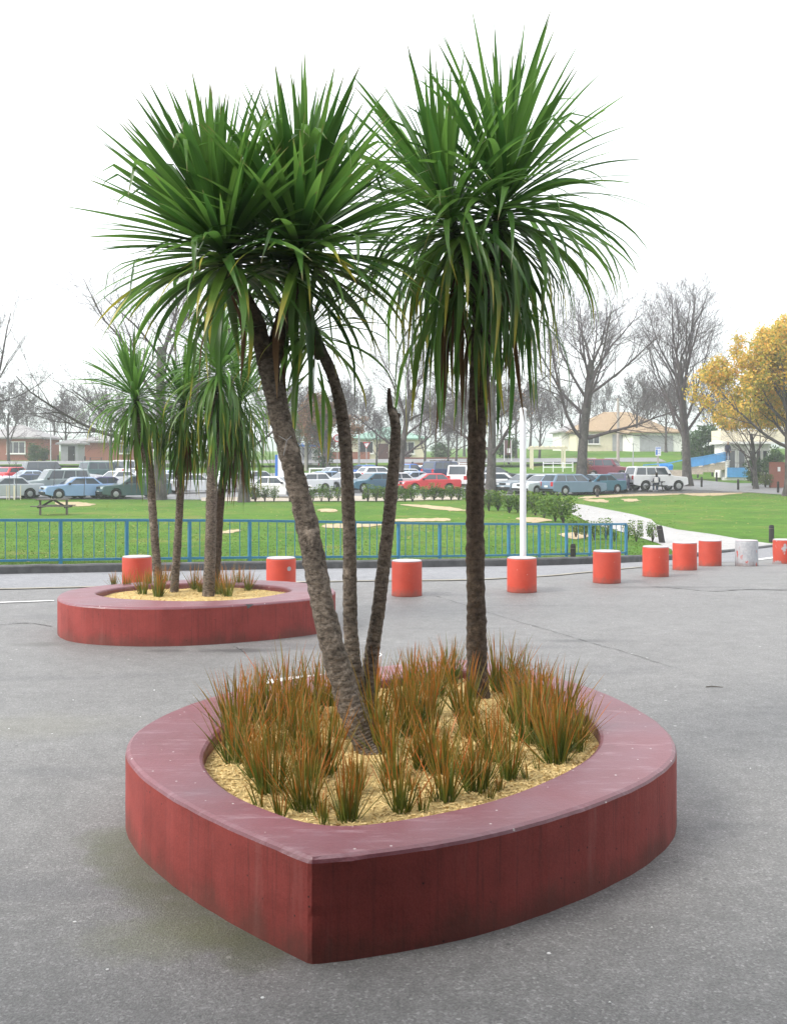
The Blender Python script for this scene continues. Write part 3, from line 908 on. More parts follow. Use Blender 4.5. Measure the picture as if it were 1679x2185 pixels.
BED = .335
def bed_z(x, y):
    return BED + .018 * noise.noise(Vector((x * 2.1, y * 2.1, 4))) + .008 * noise.noise(Vector((x * 9, y * 9, 1)))
def mulch(center, inn, label, nchips, seed):
    cx, cy = center; m_ = MB(); rings = 22; k = 72
    m_.v.append((cx, cy, bed_z(cx, cy)))
    for r_ in range(1, rings + 1):
        for i in range(k):
            t = 2 * math.pi * i / k
            d = (ray_poly(cx, cy, t, inn) + .01) * r_ / rings
            x, y = cx + math.cos(t) * d, cy + math.sin(t) * d
            m_.v.append((x, y, bed_z(x, y)))
    for i in range(k):
        m_.f.append((0, 1 + i, 1 + (i + 1) % k)); m_.m.append(0)
    for r_ in range(rings - 1):
        for i in range(k):
            a = 1 + r_ * k + i; b = 1 + r_ * k + (i + 1) % k
            m_.f.append((a, a + k, b + k, b)); m_.m.append(0)
    rr = random.Random(seed)
    for _ in range(nchips):
        t = rr.uniform(0, 2 * math.pi)
        d = ray_poly(cx, cy, t, inn) * math.sqrt(rr.random()) * .985
        x, y = cx + math.cos(t) * d, cy + math.sin(t) * d
        ln, w, a = rr.uniform(.008, .028), rr.uniform(.003, .008), rr.uniform(0, 6.3)
        tz = rr.uniform(-.006, .006); z = bed_z(x, y) + .004
        ux, uy = math.cos(a) * ln / 2, math.sin(a) * ln / 2
        vx, vy = -math.sin(a) * w / 2, math.cos(a) * w / 2
        m_.add([(x - ux - vx, y - uy - vy, z - tz), (x + ux - vx, y + uy - vy, z + tz), (x + ux + vx, y + uy + vy, z + tz + .003), (x - ux + vx, y - uy + vy, z - tz + .003)], [(0, 1, 2, 3)], 1)
    o = m_.build('wood_mulch', [M['mulch'], M['chip']], fixn=False)
    return tag(o, label, 'mulch', kind='stuff')
mulch(NC, near_in, 'pale yellow wood mulch filling the pointed planter', 15000, 1)
mulch(FC, far_in, 'pale yellow wood mulch filling the oval planter', 2500, 2)

# ------------------------------------------------------------------ tussocks
def tussock_mesh(n, H, spread, seed):
    rr = np.random.RandomState(seed)
    m_ = MB(); uv = []
    for b in range(n):
        a = rr.uniform(0, 2 * math.pi); br = spread * .17 * math.sqrt(rr.rand())
        bx_, by = br * math.cos(a), br * math.sin(a)
        az = a + rr.normal(0, .5)
        lean = abs(rr.normal(.17, .15)) + .02
        if rr.rand() < .12: lean += .45
        L_ = H * rr.uniform(.55, 1.12); w = rr.uniform(.0030, .0052)
        cv = rr.uniform(.0, .35)
        x, y, z = bx_, by, -.02
        side = (-math.sin(az), math.cos(az))
        tone = rr.rand(); S = 5; tip_bias = rr.uniform(-.25, .2)
        o = len(m_.v)
        tw = rr.uniform(-1.2, 1.2)
        for s in range(S + 1):
            t = s / S; th = lean + cv * t * t
            ww = w * (1 - t ** 2.2) * (.8 + .5 * t)
            sx_, sy = side[0] * math.cos(tw) + math.cos(az) * math.sin(tw), side[1] * math.cos(tw) + math.sin(az) * math.sin(tw)
            if s < S:
                m_.v += [(x - sx_ * ww, y - sy * ww, z), (x + sx_ * ww, y + sy * ww, z)]
                uv += [(tone, max(0, t + tip_bias))] * 2
            else:
                m_.v.append((x, y, z)); uv.append((tone, min(1, t + tip_bias)))
            st_ = L_ / S
            x += math.cos(az) * math.sin(th) * st_; y += math.sin(az) * math.sin(th) * st_; z += math.cos(th) * st_
        for s in range(S - 1):
            q = o + 2 * s; m_.f.append((q, q + 1, q + 3, q + 2)); m_.m.append(0)
        q = o + 2 * (S - 1); m_.f.append((q, q + 1, q + 2)); m_.m.append(0)
    m_.uv = uv
    return m_.mesh('tussock', M['blade'])
TUSS = [tussock_mesh(n, .36, s, 40 + i) for i, (n, s) in enumerate(((104, .30), (84, .26), (120, .34), (64, .24), (92, .30), (58, .28)))]
TUSS_S = [tussock_mesh(n, .22, .16, 60 + i) for i, n in enumerate((16, 26, 12))]
near_t = [(548, 1656, 1.0), (592, 1605, 1.05), (1107, 1545, 1.1), (877, 1535, 1.0), (619, 1556, 1.1), (910, 1562, 1.0), (1150, 1560, 1.0), (650, 1660, .8), (1160, 1600, .8), (900, 1640, .8), (501, 1628, 1.12), (581, 1689, 1.05), (652, 1727, .92), (742, 1752, .95), (690, 1652, 1.0), (520, 1601, 1.15), (641, 1600, 1.12), (855, 1733, .78), (951, 1711, 1.05), (1016, 1689, .9), (1085, 1664, .88),
          (1186, 1626, 1.1), (1238, 1580, .78), (1129, 1585, 1.2), (866, 1574, 1.1), (838, 1661, .85), (937, 1648, 1.1), (989, 1528, 1.2), (926, 1483, 1.0), (805, 1545, 1.05), (723, 1572, .9), (1070, 1478, 1.05), (1134, 1503, 1.2), (1190, 1548, 1.05),
          (499, 1568, 1.15), (564, 1545, 1.2), (663, 1530, 1.1), (548, 1522, 1.05), (784, 1503, 1.0), (866, 1499, 1.05), (1003, 1572, .85), (1052, 1620, 1.0), (880, 1470, .95), (960, 1456, .95), (1105, 1470, 1.0), (700, 1505, 1.0), (610, 1510, 1.1), (1210, 1600, .7), (820, 1600, .95), (760, 1690, .7)]
small_t = [(901, 1733), (1066, 1691), (1131, 1664), (683, 1745), (827, 1690), (1150, 1640), (1240, 1605), (880, 1690), (560, 1720), (690, 1762), (920, 1712), (1195, 1598), (985, 1660), (600, 1742), (1040, 1706), (1010, 1620), (930, 1600)]
def put_tussock(me, px, py, s, label, group):
    Y = F * (EYE - BED) / (py - HOR); x = PX(px, Y)
    o = bpy.data.objects.new('tussock', me); C.objects.link(o)
    o.location = (x, Y, bed_z(x, Y) - .004)
    o.rotation_euler = (random.uniform(-.05, .05), random.uniform(-.05, .05), random.uniform(0, 6.28))
    o.scale = (s * random.uniform(.9, 1.1), s * random.uniform(.9, 1.1), s * random.uniform(.92, 1.08))
    return tag(o, label, 'grass tussock', group)
for i, (px, py, s) in enumerate(near_t):
    put_tussock(TUSS[(i * 5 + i // 6) % 6], px, py, s * (1.08 if py < 1610 else 1.0) * random.uniform(.85, 1.1), 'full orange-tipped green tussock growing in the mulch of the pointed planter', 'full tussocks in the pointed planter')
for i, (px, py) in enumerate(small_t):
    put_tussock(TUSS_S[i % 3], px, py, random.uniform(.5, .95), 'sparse little tussock of a few blades in the pointed planter', 'sparse little tussocks in the pointed planter')
far_t = [(270, 1258, .8), (305, 1268, .95), (339, 1274, 1.1), (356, 1250, .9), (415, 1258, .95), (467, 1266, .9), (486, 1275, 1.15), (530, 1260, .9), (244, 1252, .6), (510, 1254, .9), (430, 1262, .8), (318, 1256, .8)]
for i, (px, py, s) in enumerate(far_t):
    put_tussock(TUSS[(i * 2 + 3) % 6] if i % 3 else TUSS[5], px, py, s, 'orange tussock growing in the mulch of the oval planter', 'tussocks in the oval planter')

# ------------------------------------------------------------------ cabbage trees
def leaf_mesh(th0, droop, L_, W, seed, mat, kink=None, p=1.7):
    rr = random.Random(seed)
    S = 11; m_ = MB(); uv = []
    x = z = 0.; y = 0.; tw0 = rr.uniform(-.5, .5); tw1 = rr.uniform(-.7, .7); yaw = rr.uniform(-.18, .18)
    for s in range(S + 1):
        t = s / S
        th = th0 + droop * t ** p
        if kink and t > kink[0]: th += kink[1] * min(1, (t - kink[0]) / .12)
        th = min(th, R(178))
        if t < .5: w = W * (.40 + .60 * math.sin(t / .5 * math.pi / 2))
        else: w = W * (1 - ((t - .5) / .5) ** 1.3)
        w = max(w, .0006)
        tang = Vector((math.sin(th), 0, math.cos(th))); nrm = Vector((-math.cos(th), 0, math.sin(th)))
        a = tw0 * .5 + tw1 * t
        side = Vector((0, 1, 0)) * math.cos(a) + nrm * math.sin(a)
        up = nrm * math.cos(a) - Vector((0, 1, 0)) * math.sin(a)
        c = Vector((x, y, z)); fold = .34 * (1 - .5 * t)
        m_.v += [tuple(c - side * w / 2 + up * w * fold / 2), tuple(c), tuple(c + side * w / 2 + up * w * fold / 2)]
        uv += [(0, t), (.5, t), (1, t)]
        d = L_ / S
        x += tang.x * d; z += tang.z * d; y += yaw * d * t
    for s in range(S):
        q = 3 * s
        m_.f += [(q, q + 1, q + 4, q + 3), (q + 1, q + 2, q + 5, q + 4)]; m_.m += [0, 0]
    m_.uv = uv
    return m_.mesh('leaf', mat, smooth=True)
LV = {}
def leaf_variant(band, k, kind, broad):
    key = (band, k, kind, broad)
    if key not in LV:
        rr = random.Random(hash((band, k, broad)) & 0xffff if False else band * 97 + k * 13 + int(broad) * 7)
        th0 = R(4 + band * 11 + rr.uniform(-4, 4))
        if broad: dr = R(rr.uniform(3, 14) + max(0, band - 5) * 14)
        else: dr = R(rr.uniform(6, 26) + max(0, band - 3) * 15)
        kink = None
        if rr.random() < (.16 if broad else .20) and band > 1: kink = (rr.uniform(.5, .75), R(rr.uniform(50, 110)))
        W = (.056 if broad else .039) * rr.uniform(.85, 1.15)
        LV[key] = leaf_mesh(th0, dr, 1.0, W, band * 31 + k, M[kind], kink)
    return LV[key]
LEAF_LEFT = {}
def head(crown, origin, base, axis, n, length, broad=False, th_max=125, th_bias=.8, skirt=0, dead=0, stem=.30, seed=0, old_from=.72, single=150, drop=.35):
    """one rosette of sword leaves at the end of a stem; `single` of them are objects, the others one joined part"""
    rr = random.Random(seed)
    base = Vector(base) - Vector(origin); axis = Vector(axis).normalized()
    q = Vector((0, 0, 1)).rotation_difference(axis).to_matrix().to_4x4()
    tot = n + skirt + dead
    pick = set(rr.sample(range(tot), min(single, tot)))
    rest = {}
    for i in range(tot):
        down = 0.
        if i < n:
            u = (i + rr.random()) / n
            th = 3 + (th_max - 3) * u ** th_bias
            ln = length * (rr.uniform(.80, 1.06) if u > .12 else rr.uniform(.6, .98))
            kind = 'leaf' if u < old_from or rr.random() < .5 else 'leaf_old'
        elif i < n + skirt:
            u = 1.; th = rr.uniform(108, 158); ln = length * rr.uniform(.70, 1.02); down = drop * rr.random()
            kind = 'leaf_old' if rr.random() < .45 else 'leaf'
        else:
            u = 1.; th = rr.uniform(145, 168); ln = length * rr.uniform(.6, .95); kind = 'leaf_dead'; down = drop * rr.uniform(.5, 1)
        band = min(14, int(th / 11))
        me = leaf_variant(band, rr.randrange(3), kind, broad)
        az = i * 2.39996 + rr.uniform(-.3, .3)
        pos = base + axis * (stem * (1 - u)) - Vector((0, 0, down))
        tilt = q if th < 100 else Matrix.Identity(4)
        mt = tilt @ Matrix.Rotation(az, 4, 'Z') @ Matrix.Rotation(R(rr.uniform(-5, 5)), 4, 'Y')
        out = (mt.to_3x3() @ Vector((1, 0, 0))) * .022
        mtx = Matrix.Translation(pos + out) @ mt @ Matrix.Diagonal((ln, ln * rr.uniform(.85, 1.15), ln, 1))
        if i in pick:
            o = bpy.data.objects.new('leaf', me); C.objects.link(o); o.parent = crown
            o.matrix_basis = mtx
        else:
            rest.setdefault(kind, []).append((me, mtx))
    if rest:
        V, Fc, Mi, UV = [], [], [], []; kinds = sorted(rest)
        for ki, kd in enumerate(kinds):
            for me, mtx in rest[kd]:
                nv = len(me.vertices); co = np.empty(nv * 3); me.vertices.foreach_get('co', co)
                A = np.array(mtx); co = co.reshape(-1, 3) @ A[:3, :3].T + A[:3, 3]
                o_ = sum(len(x) for x in V); V.append(co)
                Fc += [tuple(v + o_ for v in p.vertices) for p in me.polygons]; Mi += [ki] * len(me.polygons)
                UV += [(c, r_ / 11) for r_ in range(nv // 3) for c in (0, .5, 1)]
        m_ = MB(); m_.v = [tuple(p) for p in np.concatenate(V)]; m_.f = Fc; m_.m = Mi; m_.uv = UV
        mats = [M[k] for k in kinds]
        o = m_.build('leaves', mats if len(mats) > 1 else mats[0], crown, smooth=True, fixn=False)
        o['kind'] = 'stuff'
def trunk_part(parent, origin, pts, radii, mat, seed, rough=.09, k=22, name='trunk'):
    P_ = spline([tuple(p) for p in pts], 26)
    n = len(P_)
    rad = np.interp(np.linspace(0, 1, n), np.linspace(0, 1, len(radii)), radii)
    def jit(p, a, i):
        ring = .035 * math.sin(i * 1.9 + 2.5 * math.sin(a + seed))
        nz = noise.noise(Vector((math.cos(a) * 2.6, math.sin(a) * 2.6, p.z * 22 + seed)))
        n2 = noise.noise(Vector((math.cos(a) * 1.1, math.sin(a) * 1.1, p.z * 5 + seed * 2)))
        return 1 + ring + rough * nz + rough * .8 * n2
    m_ = MB().tube([Vector(p) for p in P_], list(rad), k, True, 0, jit)
    return m_.build(name, mat, parent, smooth=True, origin=tuple(origin), fixn=False)
def core(parent, origin, heads, mat):
    m_ = MB()
    for b, ax, r, ln in heads:
        b, ax = Vector(b), Vector(ax).normalized()
        m_.tube([b - ax * .12, b, b + ax * ln * .5, b + ax * ln], [r, r * 1.25, r * .9, r * .2], 12)
    return m_.build('crown', mat, parent, smooth=True, origin=tuple(origin))
def palm(name, label, base, group=None):
    return thing(name, label, 'palm tree', base, 0, group)
GP = 'cabbage trees in the planters'

# thick upright tree with two heads
Y = 7.0
b0 = P(1022, 1496, Y)
t = palm('cabbage_tree', 'thick upright dark-trunked palm with a tall shaggy crown and hanging skirt', b0, GP)
pts = [b0 - Vector((0, 0, .1))] + [P(x, y, Y) for x, y in ((1019, 1450), (1015, 1300), (1013, 1100), (1018, 900), (1026, 720), (1030, 620))]
trunk_part(t, b0, pts, [.085, .072, .062, .060, .062, .064, .060], M['bark_dark'], 1, .12)
fork = P(1030, 625, Y)
hl, hr = P(972, 520, Y - .05), P(1062, 500, Y + .05)
trunk_part(t, b0, [fork - Vector((0, 0, .08)), P(1000, 565, Y), hl], [.055, .05, .045], M['bark_dark'], 2, .1, 16, 'branch')
trunk_part(t, b0, [fork - Vector((0, 0, .08)), P(1055, 560, Y), hr], [.055, .05, .045], M['bark_dark'], 3, .1, 16, 'branch')
axl, axr = Vector((-.24, -.1, 1)), Vector((.12, .05, 1))
cr = core(t, b0, [(hl, axl, .045, .3), (hr, axr, .045, .3)], M['leaf_core'])
head(cr, b0, hl, axl, 225, 1.08, False, 122, .88, 44, 6, .3, 11, .72, 145, .45)
head(cr, b0, hr, axr, 250, 1.13, False, 125, .88, 56, 9, .34, 12, .72, 155, .5)

# leaning tree that forks into two broad heads
b0 = P(792, 1606, 5.75)
t = palm('cabbage_tree', 'leaning palm that forks into two dense broad-leaved heads', b0, GP)
lean = [(792, 1606, 5.75), (772, 1560, 5.77), (738, 1480, 5.8), (697, 1330, 5.86), (657, 1130, 5.95), (615, 960, 6.02), (584, 830, 6.08), (573, 770, 6.1)]
pts = [P(*q) for q in lean]
trunk_part(t, b0, [pts[0] + (pts[0] - pts[1]) * .6] + pts, [.098, .088, .076, .071, .066, .062, .060, .060, .063], M['bark_palm'], 4, .13)
fork = P(574, 775, 6.1)
hl, hr = P(487, 572, 6.05), P(636, 565, 6.15)
trunk_part(t, b0, [fork - Vector((0, 0, .06)), P(548, 690, 6.08), P(515, 625, 6.06), hl], [.055, .048, .043, .042], M['bark_dark'], 5, .1, 16, 'branch')
trunk_part(t, b0, [fork - Vector((0, 0, .06)), P(598, 700, 6.12), P(617, 640, 6.14), hr], [.055, .046, .043, .042], M['bark_dark'], 6, .1, 16, 'branch')
# thin wire tied round the trunk
w0 = P(615, 945, 6.0)
axl, axr = Vector((-.22, 0, 1)), Vector((.06, 0, 1))
cr = core(t, b0, [(hl, axl, .045, .26), (hr, axr, .045, .26)], M['leaf_core'])
head(cr, b0, hl, axl, 300, .86, True, 108, 1.0, 12, 2, .28, 21, .88, 150, .2)
head(cr, b0, hr, axr, 315, .91, True, 108, 1.02, 14, 3, .28, 22, .88, 150, .2)
wire = MB()
for aa, bb in (((595, 930), (612, 940)), ((612, 940), (622, 930)), ((612, 940), (605, 972))):
    wire.bar(P(aa[0], aa[1], 5.95), P(bb[0], bb[1], 5.95), .004)
wire.build('tie_wire', M['steel'], t, origin=tuple(b0))

# slender curving tree behind the leaning one
b0 = P(772, 1515, 6.35)
t = palm('cabbage_tree', 'slender palm stem curving up behind the leaning palm to a small head', b0, GP)
sl = [(772, 1515), (757, 1440), (748, 1330), (746, 1180), (741, 1020), (732, 900), (712, 810), (685, 748), (672, 725)]
pts = [P(x, y, 6.35) for x, y in sl]
trunk_part(t, b0, [pts[0] - Vector((0, 0, .1))] + pts, [.06, .054, .047, .043, .041, .039, .037, .035, .032, .028], M['bark_palm'], 7, .10, 18)
hb = pts[-1]; ax = Vector((-.35, .1, 1))
cr = core(t, b0, [(hb, ax, .034, .2)], M['leaf_core'])
head(cr, b0, hb, ax, 85, .62, True, 120, .9, 8, 0, .2, 31)
# cut stem
b0 = P(782, 1500, 6.45)
t = palm('cut_stem', 'leafless cut-off palm stem with a jagged dark top', b0, None)
t['category'] = 'palm stem'
sl = [(782, 1500), (788, 1430), (806, 1310), (824, 1160), (836, 1040), (844, 930), (841, 893), (834, 872)]
pts = [P(x, y, 6.45) for x, y in sl]
trunk_part(t, b0, [pts[0] - Vector((0, 0, .08))] + pts, [.058, .052, .047, .042, .040, .037, .032, .030, .026], M['bark_palm'], 8, .09, 18)
trunk_part(t, b0, [P(834, 880, 6.45), P(831, 855, 6.45), P(830, 828, 6.45)], [.020, .016, .009], M['bark_dark'], 9, .25, 10, 'stump_tip')
trunk_part(t, b0, [P(846, 900, 6.45), P(852, 882, 6.45)], [.015, .008], M['bark_dark'], 9, .2, 10, 'twig_stub')

# four trees of the oval planter
def slim(label, sl, Y, rad, hb, ax, n, ln, seed, skirt, dead, thm=130, mat='bark_palm'):
    b0 = P(sl[0][0], sl[0][1], Y)
    t = palm('cabbage_tree', label, b0, GP)
    pts = [P(x, y, Y) for x, y in sl]
    trunk_part(t, b0, [pts[0] - Vector((0, 0, .1))] + pts, rad, M[mat], seed, .10, 16)
    h = P(hb[0], hb[1], Y)
    cr = core(t, b0, [(h, ax, .04, .22)], M['leaf_core'])
    head(cr, b0, h, ax, int(n * 1.6), ln, False, thm, .9, int(skirt * 1.8), dead * 2, .24, seed, .72, 200, .4)
slim('slim palm with a round open crown, outermost in the oval planter', [(340, 1270), (335, 1200), (327, 1100), (319, 1000), (301, 915), (294, 880)], 12.45, [.065, .055, .048, .047, .045, .040], (293, 872), Vector((-.12, 0, 1)), 120, .86, 41, 14, 2, 136)
slim('slim palm with drooping dark leaves between its neighbours in the oval planter', [(372, 1266), (378, 1180), (384, 1080), (389, 960), (391, 880)], 12.75, [.062, .052, .046, .045, .040], (391, 880), Vector((.05, 0, 1)), 70, .86, 42, 50, 6, 140)
slim('straight pale-trunked palm carrying a full crown in the oval planter', [(445, 1272), (449, 1180), (452, 1060), (456, 940), (463, 840)], 12.25, [.085, .068, .063, .060, .050], (466, 815), Vector((.05, 0, 1)), 125, .92, 43, 40, 6, 140)
slim('palm with a brown withered skirt hidden behind the pale-trunked palm', [(458, 1262), (464, 1180), (472, 1060), (488, 960), (502, 890)], 12.75, [.06, .05, .05, .048, .04], (506, 880), Vector((.2, 0, 1)), 80, .90, 44, 40, 18, 140, 'bark_dark')

# ------------------------------------------------------------------ foliage helpers
def leaf_cloud(m_, uv, centre, radii, n, size, rr, tone=(0, 1), shell=.55):
    c = np.array(centre); rd = np.array(radii)
    for _ in range(n):
        d = rr.normal(size=3); d /= np.linalg.norm(d) + 1e-9
        r = (shell + (1 - shell) * rr.rand() ** .5) if rr.rand() < .8 else rr.rand()
        p = c + d * rd * r
        s = size * rr.uniform(.6, 1.3)
        a = rr.normal(size=3); a /= np.linalg.norm(a) + 1e-9
        b = np.cross(a, rr.normal(size=3)); b /= np.linalg.norm(b) + 1e-9
        q = len(m_.v)
        m_.v += [tuple(p - a * s), tuple(p + b * s * .5), tuple(p + a * s), tuple(p - b * s * .5)]
        m_.f.append((q, q + 1, q + 2, q + 3)); m_.m.append(0)
        t = tone[0] + (tone[1] - tone[0]) * rr.rand()
        uv += [(t, 0)] * 4
def shrub_mesh(w, h, n, size, mat, seed, stems=5, gap=.0, clumps=9):
    rr = np.random.RandomState(seed); m_ = MB(); uv = []
    for i in range(clumps):
        a = rr.uniform(0, 6.28); d = rr.uniform(0, .33) * w; z = rr.uniform(.25, .85) * h
        k = 1 - .4 * abs(z / h - .45)
        leaf_cloud(m_, uv, (d * math.cos(a), d * math.sin(a), z), (w * .22 * k, w * .22 * k, h * .2), n // clumps, size, rr, (rr.uniform(0, .3), rr.uniform(.5, 1)))
    for i in range(stems * 3):     # upright shoots
        a = rr.uniform(0, 6.28); d = rr.uniform(.1, .42) * w
        for j in range(7):
            z = h * (.3 + .12 * j)
            if z > h * 1.08: break
            leaf_cloud(m_, uv, (d * math.cos(a), d * math.sin(a), z), (size * 1.4, size * 1.4, size), 2, size, rr, (.3, 1))
    m_.uv = uv
    return m_.mesh('foliage', mat)
def stems_mesh(w, h, k, seed, r=.012):
    rr = random.Random(seed); m_ = MB()
    for i in range(k):
        a = rr.uniform(0, 6.28); d = w * rr.uniform(.08, .38)
        m_.tube([(0, 0, -.05), (d * .4 * math.cos(a), d * .4 * math.sin(a), h * .4), (d * math.cos(a), d * math.sin(a), h * .85)], [r * 1.4, r, r * .4], 4, False)
    return m_.mesh('stem', M['twig'])
def shrub(name, label, cat, loc, fol, stm, s=1., group=None, sz=None):
    o = thing(name, label, cat, loc, random.uniform(0, 6.28), group)
    o.scale = (s, s, sz or s)
    for nm, me in (('foliage', fol), ('stem', stm)):
        c = bpy.data.objects.new(nm, me); C.objects.link(c); c.parent = o
    return o
HG = [shrub_mesh(.95, .8, 620, .045, M['hedge'], 70 + i) for i in range(4)]
HSP = [shrub_mesh(.8, .85, 200, .045, M['hedge'], 80 + i, 6, clumps=6) for i in range(3)]
HST = [stems_mesh(.9, .8, 9, 75 + i) for i in range(3)]
for i, px in enumerate([545, 566, 585, 640, 668, 686, 702, 722, 742, 785, 803, 822, 846, 864, 880, 905, 926, 944, 962, 978]):
    shrub('hedge_shrub', 'low sparse hedge shrub along the gravel edge of the car park', 'shrub', G(px, 1070 - (px > 900) * 3), HSP[i % 3] if px < 800 else HG[i % 4], HST[i % 3], random.uniform(.95, 1.3), 'hedge shrubs by the car park')
for i, (px, py, s) in enumerate([(1003, 1075, 1.1), (1022, 1082, 1.0), (1043, 1090, 1.15), (1062, 1089, 1.1), (1086, 1094, 1.15), (1104, 1093, 1.0), (1122, 1096, 1.15), (1142, 1099, 1.2), (1160, 1104, 1.1), (1184, 1112, 1.35), (1202, 1118, 1.3)]):
    shrub('hedge_shrub', 'dense bright green hedge shrub in the row beside the footpath', 'shrub', G(px, py), HG[i % 4], HST[i % 3], s * 1.08, 'hedge shrubs along the footpath')
for i, (px, py, s) in enumerate([(1228, 1146, .85), (1248, 1150, .7), (1268, 1152, .7), (1292, 1150, .8), (1310, 1155, .45), (1338, 1152, .62), (1357, 1155, .78), (1391, 1156, .72)]):
    shrub('hedge_shrub', 'small young hedge shrub with bare stems between railing and footpath', 'shrub', G(px, py), HSP[i % 3], HST[i % 3], s, 'young hedge shrubs behind the railing end')
shrub('hedge_shrub', 'single olive green bush on the lawn edge before the parked cars', 'shrub', G(178, 1063), HG[1], HST[0], 1.15)

# ------------------------------------------------------------------ bare and autumn trees
def grow(seed, H, r0, fork, n_limb, spread=1., up=.10, kids=(9, 7, 4), leaves=None, low=0, limb_len=None, min_r=.005):
    """tapered trunk (one mesh), limbs and twigs (another), optional leaf clumps"""
    rr = random.Random(seed)
    T, B = MB(), MB(); tips = []
    def rot(d, ang, az):
        p = d.orthogonal().normalized(); q = d.cross(p)
        return (d * math.cos(ang) + (p * math.cos(az) + q * math.sin(az)) * math.sin(ang)).normalized()
    nseg = {0: 9, 1: 8, 2: 6, 3: 4, 4: 3}; sides = {0: 12, 1: 7, 2: 5, 3: 3, 4: 3}; wander = {0: .03, 1: .10, 2: .15, 3: .2, 4: .25}
    def branch(p, d, L_, r, lev):
        n = nseg[lev]; pts = [p.copy()]; rad = [r]; dirs = [d.copy()]
        for i in range(n):
            d = d + Vector((rr.gauss(0, 1), rr.gauss(0, 1), rr.gauss(0, .7))) * wander[lev] + Vector((0, 0, up * (1 if lev else 0)))
            d.normalize()
            p = p + d * (L_ / n)
            pts.append(p.copy()); dirs.append(d.copy())
            rad.append(max(min_r, r * (1 - (.45 if lev == 0 else .80) * ((i + 1) / n))))
        if lev == 0:
            rad[0] *= 1.5; rad[1] *= 1.08
        (T if lev == 0 else B).tube(pts, rad, sides[lev], False)
        if lev >= 2: tips.append((pts[-1], lev)); tips.append((pts[n // 2], lev))
        if lev == 4 or (lev == 3 and kids[2] == 0): return
        cnt = n_limb if lev == 0 else kids[min(lev - 1, 2)]
        for k in range(cnt):
            if lev == 0:
                t_ = (fork + (1 - fork) * (k + .5) / cnt) if k >= low else rr.uniform(fork * .75, fork)
                ang = R(rr.uniform(28, 58)) * spread * (1.15 - .6 * max(0, (t_ - fork) / (1.001 - fork)))
                if k < low: ang = R(rr.uniform(60, 80))
                az = k * 2.4 + rr.uniform(-.4, .4)
                ln = (limb_len or H * .62) * rr.uniform(.8, 1.1) * (1.1 - .45 * t_)
                rc = .42
            else:
                t_ = .22 + .76 * (k + rr.random()) / cnt
                ang = R(rr.uniform(24, 52)); az = rr.uniform(0, 6.28)
                ln = L_ * rr.uniform(.42, .62) * (1.15 - .55 * t_); rc = .48
            i = min(n, max(0, t_ * n)); j = int(i); fr = i - j
            if j >= n: j = n - 1; fr = 1
            branch(pts[j].lerp(pts[j + 1], fr), rot(dirs[j], ang, az), ln, max(min_r, (rad[j] * (1 - fr) + rad[j + 1] * fr) * rc), lev + 1)
    branch(Vector((0, 0, -.15)), Vector((rr.uniform(-.03, .03), rr.uniform(-.03, .03), 1)).normalized(), H * .62, r0, 0)
    LF = None
    if leaves:
        LF = MB(); uv = []; nr = np.random.RandomState(seed)
        for (p, lev) in tips:
            if nr.rand() > leaves[0]: continue
            if len(leaves) > 4 and p.z < leaves[4]: continue
            tone = nr.rand()
            leaf_cloud(LF, uv, tuple(p), (leaves[2],) * 3, leaves[1], leaves[3], nr, (max(0, tone - .3), min(1, tone + .3)), 0.)
        LF.uv = uv
    return T.mesh('trunk', M['bark_bare'], True), B.mesh('crown', M['twig'], False), LF
def tree(name, label, cat, loc, meshes, leafmat=None, s=1., rz=None, group=None):
    o = thing(name, label, cat, loc, random.uniform(0, 6.28) if rz is None else rz, group)
    o.scale = (s, s, s)
    for nm, me in (('trunk', meshes[0]), ('crown', meshes[1])):
        c = bpy.data.objects.new(nm, me); C.objects.link(c); c.parent = o
    if leafmat and meshes[2]:
        lm = meshes[2] if not isinstance(meshes[2], MB) else meshes[2].mesh('foliage', leafmat)
        c = bpy.data.objects.new('foliage', lm); C.objects.link(c); c.parent = o; c['kind'] = 'stuff'
    return o
BT = 'bare winter trees'
tA = grow(101, 14.0, .36, .44, 14, 1.15, .07, (11, 8, 4), low=3, limb_len=8.4)
tree('bare_tree', 'bare spreading tree whose low limb arches over the maroon off-roader', 'tree', G(1236, 1052), tA, rz=.6, s=1.17, group=BT)
tB = grow(102, 14.6, .33, .32, 16, .72, .10, (10, 8, 4), limb_len=9.0)
tree('bare_tree', 'tall narrow bare tree between picnic table and road', 'tree', G(1466, 1037), tB, rz=1.0, s=1.17, group=BT)
tC = grow(103, 11.5, .32, .44, 12, 1.1, .06, (9, 7, 4), low=2, limb_len=6.6, leaves=(.06, 2, .25, .06))
tree('bare_tree', 'bare tree with a few russet leaves behind the thick upright palm', 'tree', G(1046, 1053), tC, M['autumn_rust'], rz=2., s=1.17, group=BT)
tD = grow(104, 11.0, .26, .42, 12, 1.1, .06, (9, 7, 4), low=2, limb_len=6.2)
tree('bare_tree', 'bare grey tree rising behind the cut palm stem', 'tree', G(852, 1047), tD, rz=.3, s=1.17, group=BT)
tE = grow(105, 13.5, .34, .36, 13, 1.25, .05, (10, 7, 4), low=4, limb_len=8.6)
tree('bare_tree', 'wide bare tree behind the slim palms of the oval planter', 'tree', G(338, 1066), tE, rz=2.2, s=1.2, group=BT)
tree('bare_tree', 'bare tree with pale trunk between the slim palms and the leaning palm', 'tree', G(521, 1071), tD, rz=3.6, s=1.12, group=BT)
tree('bare_tree', 'bare tree on the far side of the parked off-roader with spare wheel', 'tree', G(-70, 1066), tA, rz=3.3, s=1.1, group=BT)
tS = [grow(110 + i, 8.0, .15, .30, 10, .95, .08, (8, 6, 3), limb_len=4.8, min_r=.013) for i in range(2)]
